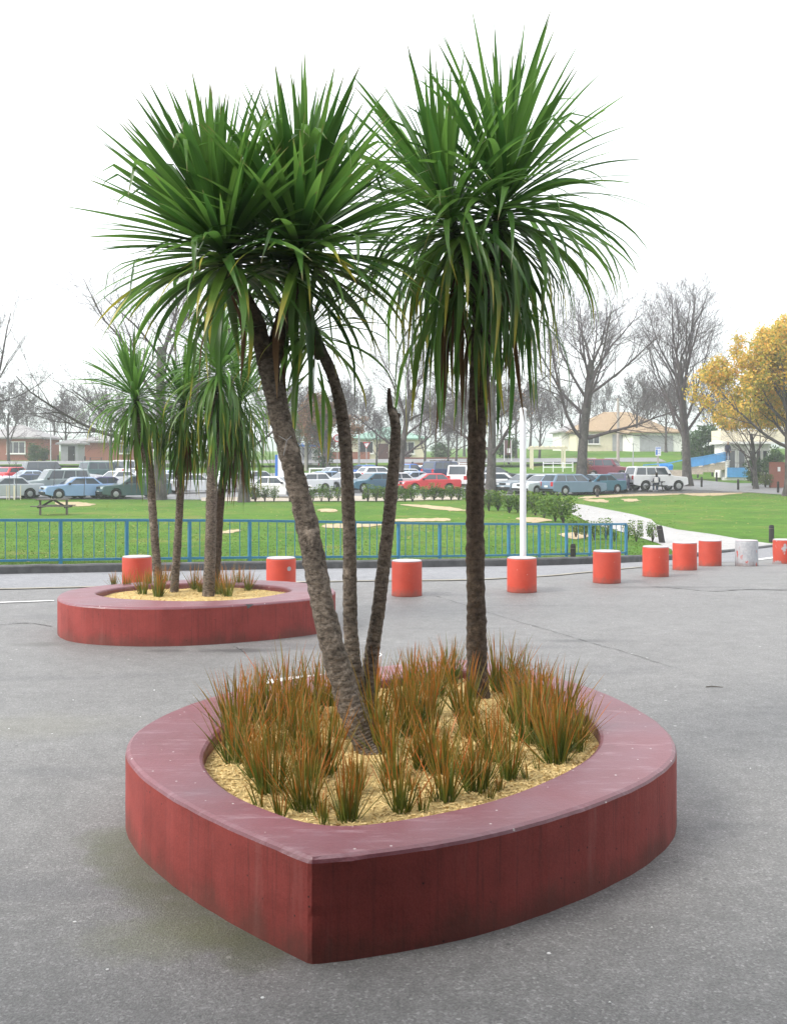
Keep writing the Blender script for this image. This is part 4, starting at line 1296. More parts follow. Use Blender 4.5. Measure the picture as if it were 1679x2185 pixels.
for i, (px, Y, s, lb) in enumerate([(803, 112, .8, 'small bare tree standing before the green-roofed house'), (905, 112, .95, 'bare tree at the corner of the green-roofed house'), (955, 114, .8, 'bare tree beside the brick garden wall past the green-roofed house'),
                            (972, 118, 1.0, 'bare tree behind the garden wall'), (640, 128, 1.2, 'tall bare tree behind the blue canopy'), (1150, 122, 1.1, 'bare tree behind the cream pergola'), (1100, 130, 1.2, 'bare tree beyond the maroon banner'),
                            (20, 125, 1.2, 'bare tree in the garden of the brick house'), (140, 128, 1.1, 'bare tree next to the long brick wall'), (235, 120, 1.1, 'bare tree before the long brick wall'), (1420, 128, 1.1, 'bare tree by the garages on the bank'), (1520, 130, 1.2, 'bare tree behind the evergreen thicket'), (740, 135, 1.3, 'bare tree behind the roundel speed sign'), (430, 128, 1.2, 'bare tree behind the white cars'), (1010, 135, 1.25, 'bare tree behind the white van'), (1360, 138, 1.3, 'bare tree behind the tan-roofed house')]):
    x = PX(px, Y)
    tree('bare_tree', lb, 'tree', (x, Y, gz(x, Y)), tS[i % 2], s=s, group='smaller bare trees behind the car park')
for i, (px, Y, s) in enumerate([(-20, 165, 1.2), (60, 175, 1.4), (115, 160, 1.1), (190, 172, 1.4), (300, 160, 1.3), (370, 170, 1.5), (470, 165, 1.4), (560, 160, 1.3), (610, 172, 1.5), (690, 165, 1.3), (770, 175, 1.5), (850, 168, 1.3), (930, 160, 1.4), (990, 172, 1.5), (1070, 165, 1.4), (1130, 175, 1.5), (1200, 168, 1.3), (1290, 178, 1.5), (1380, 170, 1.4), (1450, 165, 1.5), (1540, 172, 1.3), (1640, 165, 1.4)]):
    x = PX(px, Y)
    tree('distant_tree', 'distant bare tree in the hazy row behind the houses', 'tree', (x, Y, gz(x, Y) - .1), tS[i % 2], s=s, group='distant bare trees behind the houses')
tF = grow(120, 10.4, .33, .40, 14, 1.15, .07, (9, 7, 3), low=0, limb_len=6.2, leaves=(.85, 8, .42, .10, 4.4))
tree('autumn_tree', 'large tree full of orange and yellow autumn leaves beside the road', 'tree', G(1683, 1058), tF, M['autumn'], rz=.4, s=1.17)
tG = grow(121, 7.4, .2, .22, 9, 1.1, .06, (8, 6, 3), limb_len=4.6, leaves=(.6, 7, .36, .10, 4.8))
x = PX(1612, 84)
tree('autumn_tree', 'smaller multi-limbed tree with yellow-orange leaves before the white kiosk', 'tree', (x, 84, gz(x, 84)), tG, M['autumn'], rz=1.2)
tH = grow(122, 7.5, .16, .25, 10, .95, .05, (8, 6, 3), limb_len=4.6, leaves=(.75, 6, .34, .11))
for px, Y, s, lb in ((700, 108, 1.0, 'russet-leaved tree behind the speed sign'), (655, 112, .9, 'olive and russet tree beside the blue canopy')):
    x = PX(px, Y)
    tree('russet_tree', lb, 'tree', (x, Y, gz(x, Y)), tH, M['autumn_rust'] if px == 700 else M['bush_light'], s=s)
# staked saplings
for px, lb in ((22, 'thin sapling tied to three pale stakes before the silver sedan'), (36, 'thin sapling tied to pale stakes before the grey off-roader'), (115, 'thin leafless sapling with two pale stakes by the picnic table'), (180, 'thin leafless sapling by the olive bush')):
    p = G(px, 1066)
    o = thing('sapling', lb, 'sapling', p, random.uniform(0, 6))
    m_ = MB(); rr = random.Random(px)
    m_.tube([(0, 0, -.1), (.03, 0, 1.2), (rr.uniform(-.15, .15), 0, 2.6)], [.022, .016, .006], 5, False)
    for k in range(9):
        z = rr.uniform(.9, 2.3); a = rr.uniform(0, 6.28)
        m_.tube([(.03, 0, z), (.03 + .25 * math.cos(a), .25 * math.sin(a), z + .45)], [.008, .004], 3, False)
    m_.build('stem', M['twig'], o)
    if px != 180:
        for k in range(3 if px < 40 else 2):
            a = k * 2.1
            MB().box((.25 * math.cos(a), .25 * math.sin(a), .42), (.05, .05, .95)).build('stake', M['cream'], o)

# evergreen bushes
BG = [shrub_mesh(2.6, 2.4, 1700, .10, M['bush'], 90 + i, 4, clumps=14) for i in range(3)]
BL = shrub_mesh(2.2, 1.6, 900, .09, M['bush_light'], 95, 4, clumps=10)
BP = shrub_mesh(2.4, 1.7, 900, .08, M['bush_purple'], 96, 3, clumps=10)
BST = stems_mesh(2.2, 2.0, 9, 97, .03)
for px, py, Y, s, me, lb in ((1500, 990, 108, 1.9, BG[0], 'tall dark evergreen thicket left of the white kiosk by the ramp'), (1530, 992, 112, 1.6, BG[1], 'evergreen bush between the thicket and the white kiosk'), (1475, 985, 114, 1.4, BG[2], 'dark evergreen bush behind the narrow bare tree'),
                             (1607, 1018, 88, 1.0, BG[1], 'round green bush at the foot of the white kiosk'), (1632, 1018, 86, .75, BL, 'yellow-green bush against the brick wall by the kiosk'), (1650, 985, 96, 1.3, BG[2], 'dark bush above the brick wall'),
                             (870, 985, 122, .9, BP, 'purple umbrella-shaped bush in front of the green-roofed house'), (940, 985, 124, 1.0, BG[0], 'green conical bush by the garden wall'), (1085, 990, 122, 1.4, BG[2], 'dark evergreen bush beside the maroon banner'),
                             (75, 985, 122, 1.0, BG[1], 'dark bush beside the brick house'), (95, 985, 124, .8, BG[2], 'low dark bush next to the brick house'), (1245, 1010, 98, 1.0, None, 'russet leafy bush behind the spreading bare tree'), (1025, 985, 126, 1.2, BP, 'purple bush behind the white van'), (690, 990, 116, 1.0, BG[0], 'olive bush below the russet tree')):
    x = PX(px, Y)
    if me is None: me = shrub_mesh(2.2, 2.0, 800, .09, M['autumn_rust'], 99, 3, clumps=8)
    shrub('evergreen_bush', lb, 'bush', (x, Y, gz(x, Y) - .05), me, BST, s)

# ------------------------------------------------------------------ cars
def arch(cx, r, z0, n=9, rev=False):
    a = [(cx + r * math.cos(math.pi * i / (n - 1)), z0 + r * math.sin(math.pi * i / (n - 1))) for i in range(n)]
    return a if not rev else a[::-1]
KIND = dict(   # length, width, height, belt, hood z, boot z, clearance, wheel r, cabin base front/rear, roof front/rear (fractions of length from the front)
    sedan=dict(L=4.5, W=1.72, H=1.40, belt=.92, hood=.88, boot=.96, cl=.20, wr=.31, cf=.27, cb=.83, rf=.43, rb=.70, ax=(.19, .79)),
    hatch=dict(L=4.0, W=1.68, H=1.42, belt=.93, hood=.88, boot=.98, cl=.20, wr=.30, cf=.26, cb=.975, rf=.42, rb=.87, ax=(.19, .81)),
    wagon=dict(L=4.7, W=1.74, H=1.48, belt=.95, hood=.90, boot=1.0, cl=.20, wr=.31, cf=.27, cb=.985, rf=.42, rb=.91, ax=(.19, .78)),
    offroad=dict(L=4.6, W=1.82, H=1.86, belt=1.18, hood=1.12, boot=1.2, cl=.38, wr=.38, cf=.29, cb=.985, rf=.38, rb=.94, ax=(.18, .78)),
    van=dict(L=4.5, W=1.72, H=1.95, belt=1.15, hood=1.05, boot=1.15, cl=.25, wr=.31, cf=.07, cb=.985, rf=.22, rb=.95, ax=(.19, .77)),
    ute=dict(L=4.8, W=1.72, H=1.62, belt=1.02, hood=.96, boot=1.02, cl=.30, wr=.34, cf=.27, cb=.58, rf=.40, rb=.55, ax=(.18, .80)),
)
CARMESH = {}
def car_meshes(kind):
    if kind in CARMESH: return CARMESH[kind]
    k = KIND[kind]; L_, W, H = k['L'], k['W'], k['H']; hw = W / 2
    X = lambda f: L_ / 2 - f * L_          # front is +x
    cl, wr = k['cl'], k['wr']; zc = wr
    ra = wr + .07
    xf, xr = X(k['ax'][0]), X(k['ax'][1])
    top = [(L_ / 2 - .02, cl + .12), (L_ / 2, .50), (L_ / 2 - .04, k['hood'] - .17), (L_ / 2 - .14, k['hood'] - .07), (X(k['cf']) + .25, k['hood']), (X(k['cf']), k['belt']), (X(k['cb']), k['belt'] + .02)]
    if k['cb'] < .9: top += [(-L_ / 2 + .10, k['boot'])]
    top += [(-L_ / 2 + .02, k['boot'] - .08), (-L_ / 2, .55), (-L_ / 2 + .03, cl + .10)]
    bot = [(xr - ra, cl)] + arch(xr, ra, zc, 9, True)[1:-1] + [(xr + ra, cl), (xf - ra, cl)] + arch(xf, ra, zc, 9, True)[1:-1] + [(xf + ra, cl)]
    poly = top + bot
    # body shell: the side outline carried across the width, drawn in slightly at the flanks
    secs = [(-hw + .0, .965), (-hw + .05, 1.0), (hw - .05, 1.0), (hw - .0, .965)]
    bm_ = MB(); n = len(poly); zmid = .62
    for y, s in secs:
        for x, z in poly:
            bm_.v.append((x * (1 if abs(y) < hw - .02 else .988), y, zmid + (z - zmid) * s if z > zmid else z))
    bm_.f = [tuple(range(n)), tuple(range(4 * n - 1, 3 * n - 1, -1))]; bm_.m = [0, 0]
    for q in range(3):
        for i in range(n):
            j = (i + 1) % n
            bm_.f.append((q * n + i, (q + 1) * n + i, (q + 1) * n + j, q * n + j)); bm_.m.append(0)
    # cabin: pillars and roof
    bw, tw = hw - .05, hw - .19 if kind not in ('van', 'offroad') else hw - .12
    b0, b1, r0, r1 = X(k['cf']), X(k['cb']), X(k['rf']), X(k['rb'])
    zb, zt = k['belt'] - .01, H - .045
    mid0, mid1 = r0 - .06, r1 + .06
    bm_.add([(b0, -bw, zb), (b0, bw, zb), (b1, bw, zb), (b1, -bw, zb), (r0, -tw, zt), (r0, tw, zt), (r1, tw, zt), (r1, -tw, zt), (mid0 - .12, -tw * .86, H), (mid0 - .12, tw * .86, H), (mid1 + .1, tw * .86, H), (mid1 + .1, -tw * .86, H)],
            [(0, 1, 5, 4), (1, 2, 6, 5), (2, 3, 7, 6), (3, 0, 4, 7), (4, 5, 9, 8), (5, 6, 10, 9), (6, 7, 11, 10), (7, 4, 8, 11), (8, 9, 10, 11)])
    def lerp3(a, b, t): return tuple(a[i] + (b[i] - a[i]) * t for i in range(3))
    def panel(q, u0, u1, v0, v1, off):
        """q = bottom-left, bottom-right, top-right, top-left of a cabin face"""
        pt = []
        for u, v in ((u0, v0), (u1, v0), (u1, v1), (u0, v1)):
            pt.append(Vector(lerp3(lerp3(q[0], q[1], u), lerp3(q[3], q[2], u), v)))
        nn = (pt[1] - pt[0]).cross(pt[3] - pt[0]).normalized()
        cc = Vector(((b0 + b1) / 2, 0, (zb + zt) / 2))
        if nn.dot(pt[0] - cc) < 0: nn = -nn
        m_ = MB()
        m_.add([p + nn * off for p in pt] + [p - nn * .01 for p in pt], [(0, 1, 2, 3), (0, 4, 5, 1), (1, 5, 6, 2), (2, 6, 7, 3), (3, 7, 4, 0)])
        return m_
    Fq = [(b0, bw, zb), (b0, -bw, zb), (r0, -tw, zt), (r0, tw, zt)]
    Bq = [(b1, -bw, zb), (b1, bw, zb), (r1, tw, zt), (r1, -tw, zt)]
    parts = [('windscreen', panel(Fq, .06, .94, .08, .95, .006)), ('rear_window', panel(Bq, .09, .91, .12, .92, .006))]
    ns = 2 if kind in ('ute',) else (3 if kind in ('wagon', 'offroad', 'van') else 2)
    if kind == 'ute': ns = 1
    edges = {1: [(.10, .93)], 2: [(.10, .52), (.55, .92)], 3: [(.09, .38), (.41, .66), (.69, .95)]}[ns]
    for sgn in (-1, 1):
        S = [(b0, sgn * bw, zb), (b1, sgn * bw, zb), (r1, sgn * tw, zt), (r0, sgn * tw, zt)]
        for u0, u1 in edges:
            parts.append(('side_window', panel(S, u0, u1, .10, .90, .006)))
    tr = MB()
    tr.box((0, 0, cl + .11), (L_ - .3, W - .25, .20))
    parts_m = [('body', bm_.mesh('body', M['white_wall']), True), ('chassis', tr.mesh('chassis', M['black_trim']), False)]
    for nm, m_ in parts: parts_m.append((nm, m_.mesh(nm, M['car_glass']), False))
    zl = k['hood'] - .19
    for sgn in (-1, 1):
        parts_m.append(('headlight', MB().box((L_ / 2 - .055, sgn * (hw - .27), zl), (.10, .34, .14)).mesh('headlight', M['head_lamp']), False))
        parts_m.append(('tail_light', MB().box((-L_ / 2 + .045, sgn * (hw - .20), k['boot'] - .19 if kind not in ('van', 'offroad', 'wagon', 'hatch') else k['belt'] - .16), (.10, .26, .16 if kind == 'sedan' else .3)).mesh('tail_light', M['tail_lamp']), False))
        parts_m.append(('mirror', MB().box((b0 - .30, sgn * (hw + .07), k['belt'] + .06), (.11, .18, .13)).mesh('mirror', M['black_trim']), False))
    for e in (1, -1):
        parts_m.append(('number_plate', MB().box((e * (L_ / 2 + .004), 0, .44 if e > 0 else .62), (.02, .38, .13)).mesh('number_plate', M['plate']), False))
        parts_m.append(('bumper', MB().box((e * (L_ / 2 - .02), 0, cl + .20), (.10, W - .12, .13)).mesh('bumper', M['black_trim']), False))
    parts_m.append(('grille', MB().box((L_ / 2 - .03, 0, zl), (.06, .62, .12)).mesh('grille', M['black_trim']), False))
    if kind == 'ute':
        tray = MB()
        x0, x1 = X(.60), -L_ / 2 + .04
        parts_m.append(('tray', tray.box(((x0 + x1) / 2, 0, k['belt'] + .012), (x0 - x1, W - .24, .02)).mesh('tray', M['black_trim']), False))
    def wheel_mesh():
        t_ = MB().tube([(0, -.10, 0), (0, -.09, 0), (0, .09, 0), (0, .10, 0)], [wr - .05, wr, wr, wr - .05], 22)
        r_ = MB().tube([(0, -.112, 0), (0, -.098, 0), (0, .098, 0), (0, .112, 0)], [wr * .30, wr * .63, wr * .63, wr * .30], 14)
        return t_.mesh('tyre', M['tyre']), r_.mesh('rim', M['rim'])
    wh = [((xf, s * (hw - .11), wr)) for s in (-1, 1)] + [((xr, s * (hw - .11), wr)) for s in (-1, 1)]
    for _, me, _b in parts_m:
        bmm = bmesh.new(); bmm.from_mesh(me); bmesh.ops.recalc_face_normals(bmm, faces=bmm.faces); bmm.to_mesh(me); bmm.free()
    CARMESH[kind] = (parts_m, wheel_mesh(), wh, k)
    return CARMESH[kind]
def car(kind, px, py, heading, col, label, spare=False, rack=False):
    parts_m, (tm, rm), wh, k = car_meshes(kind)
    p = G(px, py)
    slope = (gz(p.x, p.y + 1.5) - gz(p.x, p.y - 1.5)) / 3
    names = dict(sedan='parked_sedan', hatch='parked_hatchback', wagon='parked_wagon', offroad='parked_off_roader', van='parked_van', ute='parked_pickup')
    o = thing(names[kind], label, {'offroad': 'off-roader', 'ute': 'pickup', 'hatch': 'hatchback'}.get(kind, kind), (p.x, p.y, p.z + .008), R(heading), 'cars in the car park')
    pm = paint('paint_%s' % col, PAINT[col])
    for nm, me, bev in parts_m:
        key = (nm, kind, col)
        if nm in ('body',):
            if key not in CARMESH:
                m2 = me.copy(); m2.materials.clear(); m2.materials.append(pm); CARMESH[key] = m2
            me = CARMESH[key]
        c = bpy.data.objects.new(nm, me); C.objects.link(c); c.parent = o
        if bev:
            b = c.modifiers.new('bevel', 'BEVEL'); b.width = .035; b.segments = 2; b.limit_method = 'ANGLE'; b.angle_limit = R(28)
    for w in wh:
        c = bpy.data.objects.new('wheel', tm); c.name = 'wheel'; C.objects.link(c); c.parent = o; c.location = w
        r_ = bpy.data.objects.new('rim', rm); C.objects.link(r_); r_.parent = c
    if spare:
        c = bpy.data.objects.new('spare_wheel', tm); C.objects.link(c); c.parent = o
        c.location = (-k['L'] / 2 - .12, .12, .95); c.rotation_euler = (0, 0, R(90))
        r_ = bpy.data.objects.new('rim', rm); C.objects.link(r_); r_.parent = c
    if rack:
        m_ = MB()
        for fx in (.5, .8): m_.box((k['L'] / 2 - fx * k['L'], 0, k['H'] + .06), (.05, k['W'] - .5, .04))
        for s in (-1, 1): m_.box((k['L'] / 2 - .65 * k['L'], s * (k['W'] / 2 - .27), k['H'] + .025), (1.5, .04, .05))
        m_.build('roof_rack', M['black_trim'], o)
    return o
PAINT = dict(white=(.74, .75, .77), silver=(.46, .49, .52), sky=(.24, .38, .62), navy=(.018, .045, .13), teal=(.03, .13, .20), red=(.58, .02, .035), maroon=(.14, .018, .035),
             greygreen=(.30, .36, .36), darkgreen=(.05, .11, .11), bluegrey=(.13, .20, .29), blue=(.02, .12, .45), purple=(.035, .03, .12), grey=(.19, .24, .28), black=(.05, .06, .075), paleblue=(.42, .52, .68))
for a in [
    ('sedan', 14, 1064, 214, 'silver', 'silver sedan parked outermost beside the off-roader with its headlights to the lawn'),
    ('sedan', 52, 1052, 214, 'navy', 'dark blue sedan behind the silver sedan by the staked saplings'),
    ('offroad', 118, 1060, 212, 'greygreen', 'grey-green off-roader facing the lawn above the picnic table'),
    ('sedan', 166, 1064, 212, 'sky', 'light blue sedan tucked against the grey-green off-roader'),
    ('sedan', 212, 1062, 214, 'purple', 'dark purple sedan behind the olive bush'),
    ('wagon', 285, 1063, 214, 'darkgreen', 'dark green wagon with bright windscreen behind the first slim palm'),
    ('sedan', -8, 1030, 60, 'sky', 'blue sedan beside the red hatchback in the back row'),
    ('hatch', 38, 1031, 65, 'red', 'red hatchback in the back row beside the dark off-roader'),
    ('offroad', 105, 1030, 35, 'black', 'dark boxy off-roader with a spare wheel on its tail'),
    ('offroad', 226, 1030, 45, 'darkgreen', 'dark green off-roader in the back row near the brick wall'),
    ('sedan', 262, 1042, 50, 'white', 'white sedan showing red tail lights in the back row'),
    ('van', 290, 1028, 60, 'white', 'white van behind the white sedan with red tail lights'),
    ('sedan', 345, 1049, 212, 'silver', 'silver sedan behind the trunks of the first two slim palms'),
    ('hatch', 322, 1034, 40, 'white', 'white hatchback in the back row behind the first slim palm'),
    ('hatch', 385, 1040, 40, 'paleblue', 'pale blue hatchback behind the second slim palm'),
    ('sedan', 462, 1042, 212, 'white', 'white sedan just right of the pale palm trunk'),
    ('sedan', 540, 1042, 212, 'silver', 'silver sedan beyond the pale-trunked bare tree'),
    ('hatch', 652, 1050, 214, 'white', 'white hatchback half hidden by the leaning palm'),
    ('sedan', 722, 1030, 30, 'silver', 'silver sedan in the back row by the swing barrier'),
    ('sedan', 160, 1034, 40, 'white', 'white sedan in the back row behind the grey-green off-roader'),
    ('sedan', 72, 1040, 40, 'paleblue', 'pale blue sedan between the front and back rows by the saplings'),
    ('hatch', 850, 1036, 212, 'silver', 'silver hatchback behind the cut palm stem'),
    ('sedan', 415, 1052, 30, 'white', 'white sedan between the pale palm trunk and its neighbour'),
    ('hatch', 505, 1048, 30, 'white', 'white hatchback behind the pale-trunked bare tree'),
    ('sedan', 592, 1061, -18, 'white', 'white sedan parked nose right behind the leaning palm'),
    ('sedan', 690, 1043, 220, 'sky', 'light blue sedan beside the leaning palm trunk'),
    ('sedan', 738, 1046, 214, 'white', 'white sedan between leaning palm and slender palm'),
    ('sedan', 795, 1049, 216, 'teal', 'dark teal sedan between slender palm and cut stem'),
    ('sedan', 775, 1024, 220, 'blue', 'blue sedan in the back row behind the teal sedan'),
    ('hatch', 808, 1030, 30, 'white', 'white hatchback in the back row behind the teal sedan'),
    ('sedan', 838, 1047, 212, 'white', 'white sedan partly behind the cut palm stem'),
    ('ute', 872, 1028, 30, 'blue', 'bright blue pickup in the back row near the hedge'),
    ('sedan', 876, 1044, 212, 'paleblue', 'pale blue sedan behind the red sedan'),
    ('sedan', 916, 1050, 196, 'red', 'bright red sedan behind the low hedge'),
    ('hatch', 918, 1026, 30, 'white', 'white hatchback in the back row behind the red sedan'),
    ('offroad', 952, 1029, 40, 'navy', 'dark blue off-roader with roof bars beside the white van'),
    ('van', 990, 1046, 72, 'white', 'white van with its tail to the hedge beside the thick palm'),
    ('hatch', 1073, 1049, -12, 'white', 'white hatchback between two bare tree trunks'),
    ('sedan', 1055, 1031, 20, 'black', 'dark sedan behind the white hatchback'),
    ('sedan', 1120, 1052, 216, 'grey', 'grey sedan facing the hedge by the white pole'),
    ('sedan', 1158, 1055, 216, 'silver', 'silver sedan squeezed between grey sedan and blue-grey wagon'),
    ('wagon', 1222, 1056, 28, 'bluegrey', 'blue-grey wagon behind the spreading bare tree'),
    ('sedan', 1272, 1053, 214, 'teal', 'teal sedan between the spreading tree and the purple sedan'),
    ('sedan', 1318, 1048, 70, 'purple', 'dark purple sedan showing its tail beside the white off-roader'),
    ('offroad', 1398, 1047, 14, 'white', 'white off-roader with spare wheel behind the occupied picnic table'),
    ('offroad', 1298, 1021, -24, 'maroon', 'maroon off-roader parked high beyond the wagon'),
]:
    lab = a[5]
    car(*a, spare='spare wheel' in lab, rack='roof bars' in lab)

# ------------------------------------------------------------------ picnic tables and people
def picnic_table(label, px, py, rz, pm='timber_grey'):
    p = G(px, py)
    o = thing('picnic_table', label, 'picnic table', p, rz)
    for k in range(5): MB().box((0, (k - 2) * .15, .73), (1.75, .135, .045)).build('table_plank', M[pm], o)
    for s in (-1, 1):
        for k in (0, 1): MB().box((0, s * (.66 + k * .14), .44), (1.75, .125, .045)).build('seat_plank', M[pm], o)
    for x in (-.62, .62):
        for s in (-1, 1):
            MB().bar((x, s * .60, -.03), (x, s * .22, .70), .045, .10).build('leg', M['timber_dark'], o)
        MB().box((x + .048, 0, .395), (.045, 1.56, .10)).build('seat_bearer', M['timber_dark'], o)
        MB().box((x + .048, 0, .685), (.045, .74, .07)).build('top_bearer', M['timber_dark'], o)
    return o
def lawn_bench(label, px, py):
    p = G(px, py)
    o = thing('picnic_table', label, 'picnic table', p, R(4))
    for k in range(4): MB().box((0, (k - 1.5) * .17, .72), (1.5, .15, .05)).build('table_plank', M['timber_grey'], o)
    for s in (-1, 1):
        MB().box((s * .62, 0, .34), (.09, .09, .70)).build('leg', M['timber_grey'], o)
        MB().bar((s * .50, -.06, .42), (s * .02, -.06, .70), .05, .09).build('brace', M['timber_dark'], o)
        for k in (0, 1): MB().box((0, s * (.60 + k * .14), .42), (1.75, .12, .045)).build('seat_plank', M['timber_grey'], o)
        MB().box((s * .62 + .07, 0, .37), (.05, 1.5, .08)).build('seat_bearer', M['timber_dark'], o)
    return o
lawn_bench('weathered picnic table on the lawn below the grey-green off-roader', 115, 1098)
pt = picnic_table('dark picnic table with a person sitting at it', 1391, 1048, R(8), 'timber_dark')
def skin_body(name, verts, edges, radii, mat, parent, sub=2):
    me = bpy.data.meshes.new(name); me.from_pydata(verts, edges, []); me.materials.append(mat)
    o = bpy.data.objects.new(name, me); C.objects.link(o); o.parent = parent
    sk = o.modifiers.new('skin', 'SKIN')
    ly = me.skin_vertices[0] if me.skin_vertices else None
    if ly is None:
        bm = bmesh.new(); bm.from_mesh(me); bm.verts.layers.skin.verify(); bm.to_mesh(me); bm.free(); ly = me.skin_vertices[0]
    for i, r in enumerate(radii):
        ly.data[i].radius = (r, r) if not isinstance(r, tuple) else r
        ly.data[i].use_root = (i == 0)
    s = o.modifiers.new('sub', 'SUBSURF'); s.levels = sub; s.render_levels = sub
    return o
def person(label, loc, rz, sitting):
    o = thing('person', label, 'person', loc, rz)
    if sitting:   # hips on the seat plank, facing +y, arms on the table
        hz = .56; v = [(0, 0, hz), (0, .02, hz + .22), (0, .05, hz + .45), (0, .08, hz + .56),
             (-.11, .02, hz), (-.13, .42, hz), (-.13, .40, .08), (-.13, .52, .04), (.11, .02, hz), (.13, .42, hz), (.13, .40, .08), (.13, .52, .04),
             (-.2, .05, hz + .44), (-.25, .14, hz + .22), (-.14, .38, hz + .24), (.2, .05, hz + .44), (.25, .14, hz + .22), (.14, .38, hz + .24), (0, .10, hz + .68), (0, .11, hz + .80)]
        split = 1
    else:
        v = [(0, 0, .92), (0, 0, 1.15), (0, 0, 1.40), (0, 0, 1.50), (-.09, 0, .88), (-.11, .02, .48), (-.11, 0, .08), (-.11, .12, .03), (.09, 0, .88), (.11, .02, .48), (.11, 0, .08), (.11, .12, .03),
             (-.19, 0, 1.40), (-.23, .02, 1.12), (-.22, .10, .86), (.19, 0, 1.40), (.23, .02, 1.12), (.22, .10, .86), (0, .03, 1.60), (0, .03, 1.72)]
    e = [(0, 1), (1, 2), (2, 3), (0, 4), (4, 5), (5, 6), (6, 7), (0, 8), (8, 9), (9, 10), (10, 11), (2, 12), (12, 13), (13, 14), (2, 15), (15, 16), (16, 17), (3, 18), (18, 19)]
    r = [.15, .14, .15, .06, .085, .07, .05, .045, .085, .07, .05, .045, .065, .05, .04, .065, .05, .04, .085, .08]
    b = skin_body('body', v, e, r, M['navy_cloth'], o)
    hx = v[18]
    # head, hair, bag
    m_ = MB(); 
    m_.tube([(hx[0], hx[1], hx[2] - .10), (hx[0], hx[1] + .01, hx[2] - .02), (hx[0], hx[1] + .02, hx[2] + .08), (hx[0], hx[1] + .01, hx[2] + .16), (hx[0], hx[1], hx[2] + .19)], [.055, .092, .104, .085, .03], 12)
    m_.build('face', M['skin'], o, smooth=True)
    m_ = MB(); m_.tube([(hx[0], hx[1] - .03, hx[2] - .04), (hx[0], hx[1] - .025, hx[2] + .06), (hx[0], hx[1] - .02, hx[2] + .15), (hx[0], hx[1] - .01, hx[2] + .215)], [.088, .108, .105, .04], 12)
    m_.build('hair', M['hair'], o, smooth=True)
    for s in (14, 17):
        MB().tube([v[s], (v[s][0], v[s][1] + .07, v[s][2] - .01), (v[s][0], v[s][1] + .13, v[s][2] - .03)], [.04, .045, .02], 8).build('hand', M['skin'], o, smooth=True)
    for s in ((5, 6), (9, 10)):
        MB().tube([Vector(v[s[0]]), Vector(v[s[1]])], [.082, .062], 10).build('trouser_leg', M['denim'], o, smooth=True)
    for s in (7, 11):
        MB().box((v[s][0], v[s][1] - .04, .04), (.10, .26, .09)).build('shoe', M['white_cloth'], o, bevel=.02)
    return o
pp = pt.location
sit = person('seated person in a navy top with a white backpack at the picnic table', (pp.x + .18, pp.y - .72, pp.z), R(6), True)
bgp = MB(); bgp.box((-.12, -.17, .86), (.30, .18, .42)); bgp.build('backpack', M['white_cloth'], sit, bevel=.05)

# ------------------------------------------------------------------ houses, walls, kiosk
def win(parent, org, x, z, w, h, y, frame=M['white_wall'], cols=2):
    f = MB()
    f.box((x, y - .03, z), (w + .16, .10, h + .16)); o = f.build('window', frame, parent)
    for k in range(cols):
        MB().box((x - w / 2 + (k + .5) * w / cols, y - .075, z), (w / cols - .08, .03, h - .06)).build('pane', M['window'], o)
    MB().box((x, y - .12, z - h / 2 - .12), (w + .3, .16, .08)).build('sill', frame, o)
def hip_roof(x0, x1, y0, y1, z, rise, ov=.5):
    x0 -= ov; x1 += ov; y0 -= ov; y1 += ov
    d = min((y1 - y0) / 2, (x1 - x0) / 2 - .3); ym = (y0 + y1) / 2
    m_ = MB()
    m_.add([(x0, y0, z), (x1, y0, z), (x1, y1, z), (x0, y1, z), (x0 + d, ym, z + rise), (x1 - d, ym, z + rise)], [(0, 1, 5, 4), (1, 2, 5), (2, 3, 4, 5), (3, 0, 4), (3, 2, 1, 0)])
    m_.box(((x0 + x1) / 2, (y0 + y1) / 2, z - .09), (x1 - x0 - .02, y1 - y0 - .02, .17))
    return m_
def house(name, label, pxc, Y, w, d, h, wall, roof, rise, wins, door=None, base=None):
    x = PX(pxc, Y); z = gz(x, Y) if base is None else base
    o = thing(name, label, 'house', (x, Y, z))
    MB().box((0, d / 2, h / 2 - .4), (w, d, h + .8)).build('wall', wall, o)
    hip_roof(-w / 2, w / 2, 0, d, h, rise).build('roof', roof, o)
    for (wx, wz, ww, wh, c) in wins: win(o, None, wx, wz, ww, wh, 0, cols=c)
    if door:
        q = MB().box((door[0], -.03, door[2] / 2), (door[1], .10, door[2])).build('door', door[3], o)
        MB().box((door[0] + door[1] * .38, -.10, door[2] * .48), (.06, .06, .12)).build('handle', M['steel'], q)
    return o
house('green_roofed_house', 'cream house with a pale green hipped roof behind the car park', 828, 130, 9.0, 8, 2.8, M['cream'], M['roof_green'], 1.5, [(-2.7, 1.65, 1.7, 1.4, 2), (2.0, 1.6, 2.4, 1.4, 3)], (-.6, 1.3, 2.1, M['door']))
house('brick_house', 'red brick house with a broad white-framed window', 20, 132, 7.5, 8, 2.9, M['brick'], M['roof_grey'], 1.7, [(.9, 1.6, 2.2, 1.4, 3), (-2.3, 1.6, 1.2, 1.2, 2)])
house('tan_roofed_house', 'long cream house with a tan tiled roof on the grassy bank', 1330, 140, 12.5, 9, 2.7, M['cream'], M['roof_tan'], 2.7, [(-4.0, 1.6, 1.5, 1.2, 2), (2.6, 1.6, 1.6, 1.2, 2)], (-.6, 1.8, 2.2, M['grey_wall']))
house('low_brick_building', 'long low red brick building with grey roof behind slim palms', 225, 134, 9.0, 7, 2.4, M['brick'], M['roof_grey'], .9, [(2.5, 1.4, 1.4, 1.0, 2)], (-3.6, 1.1, 2.0, M['grey_wall']))
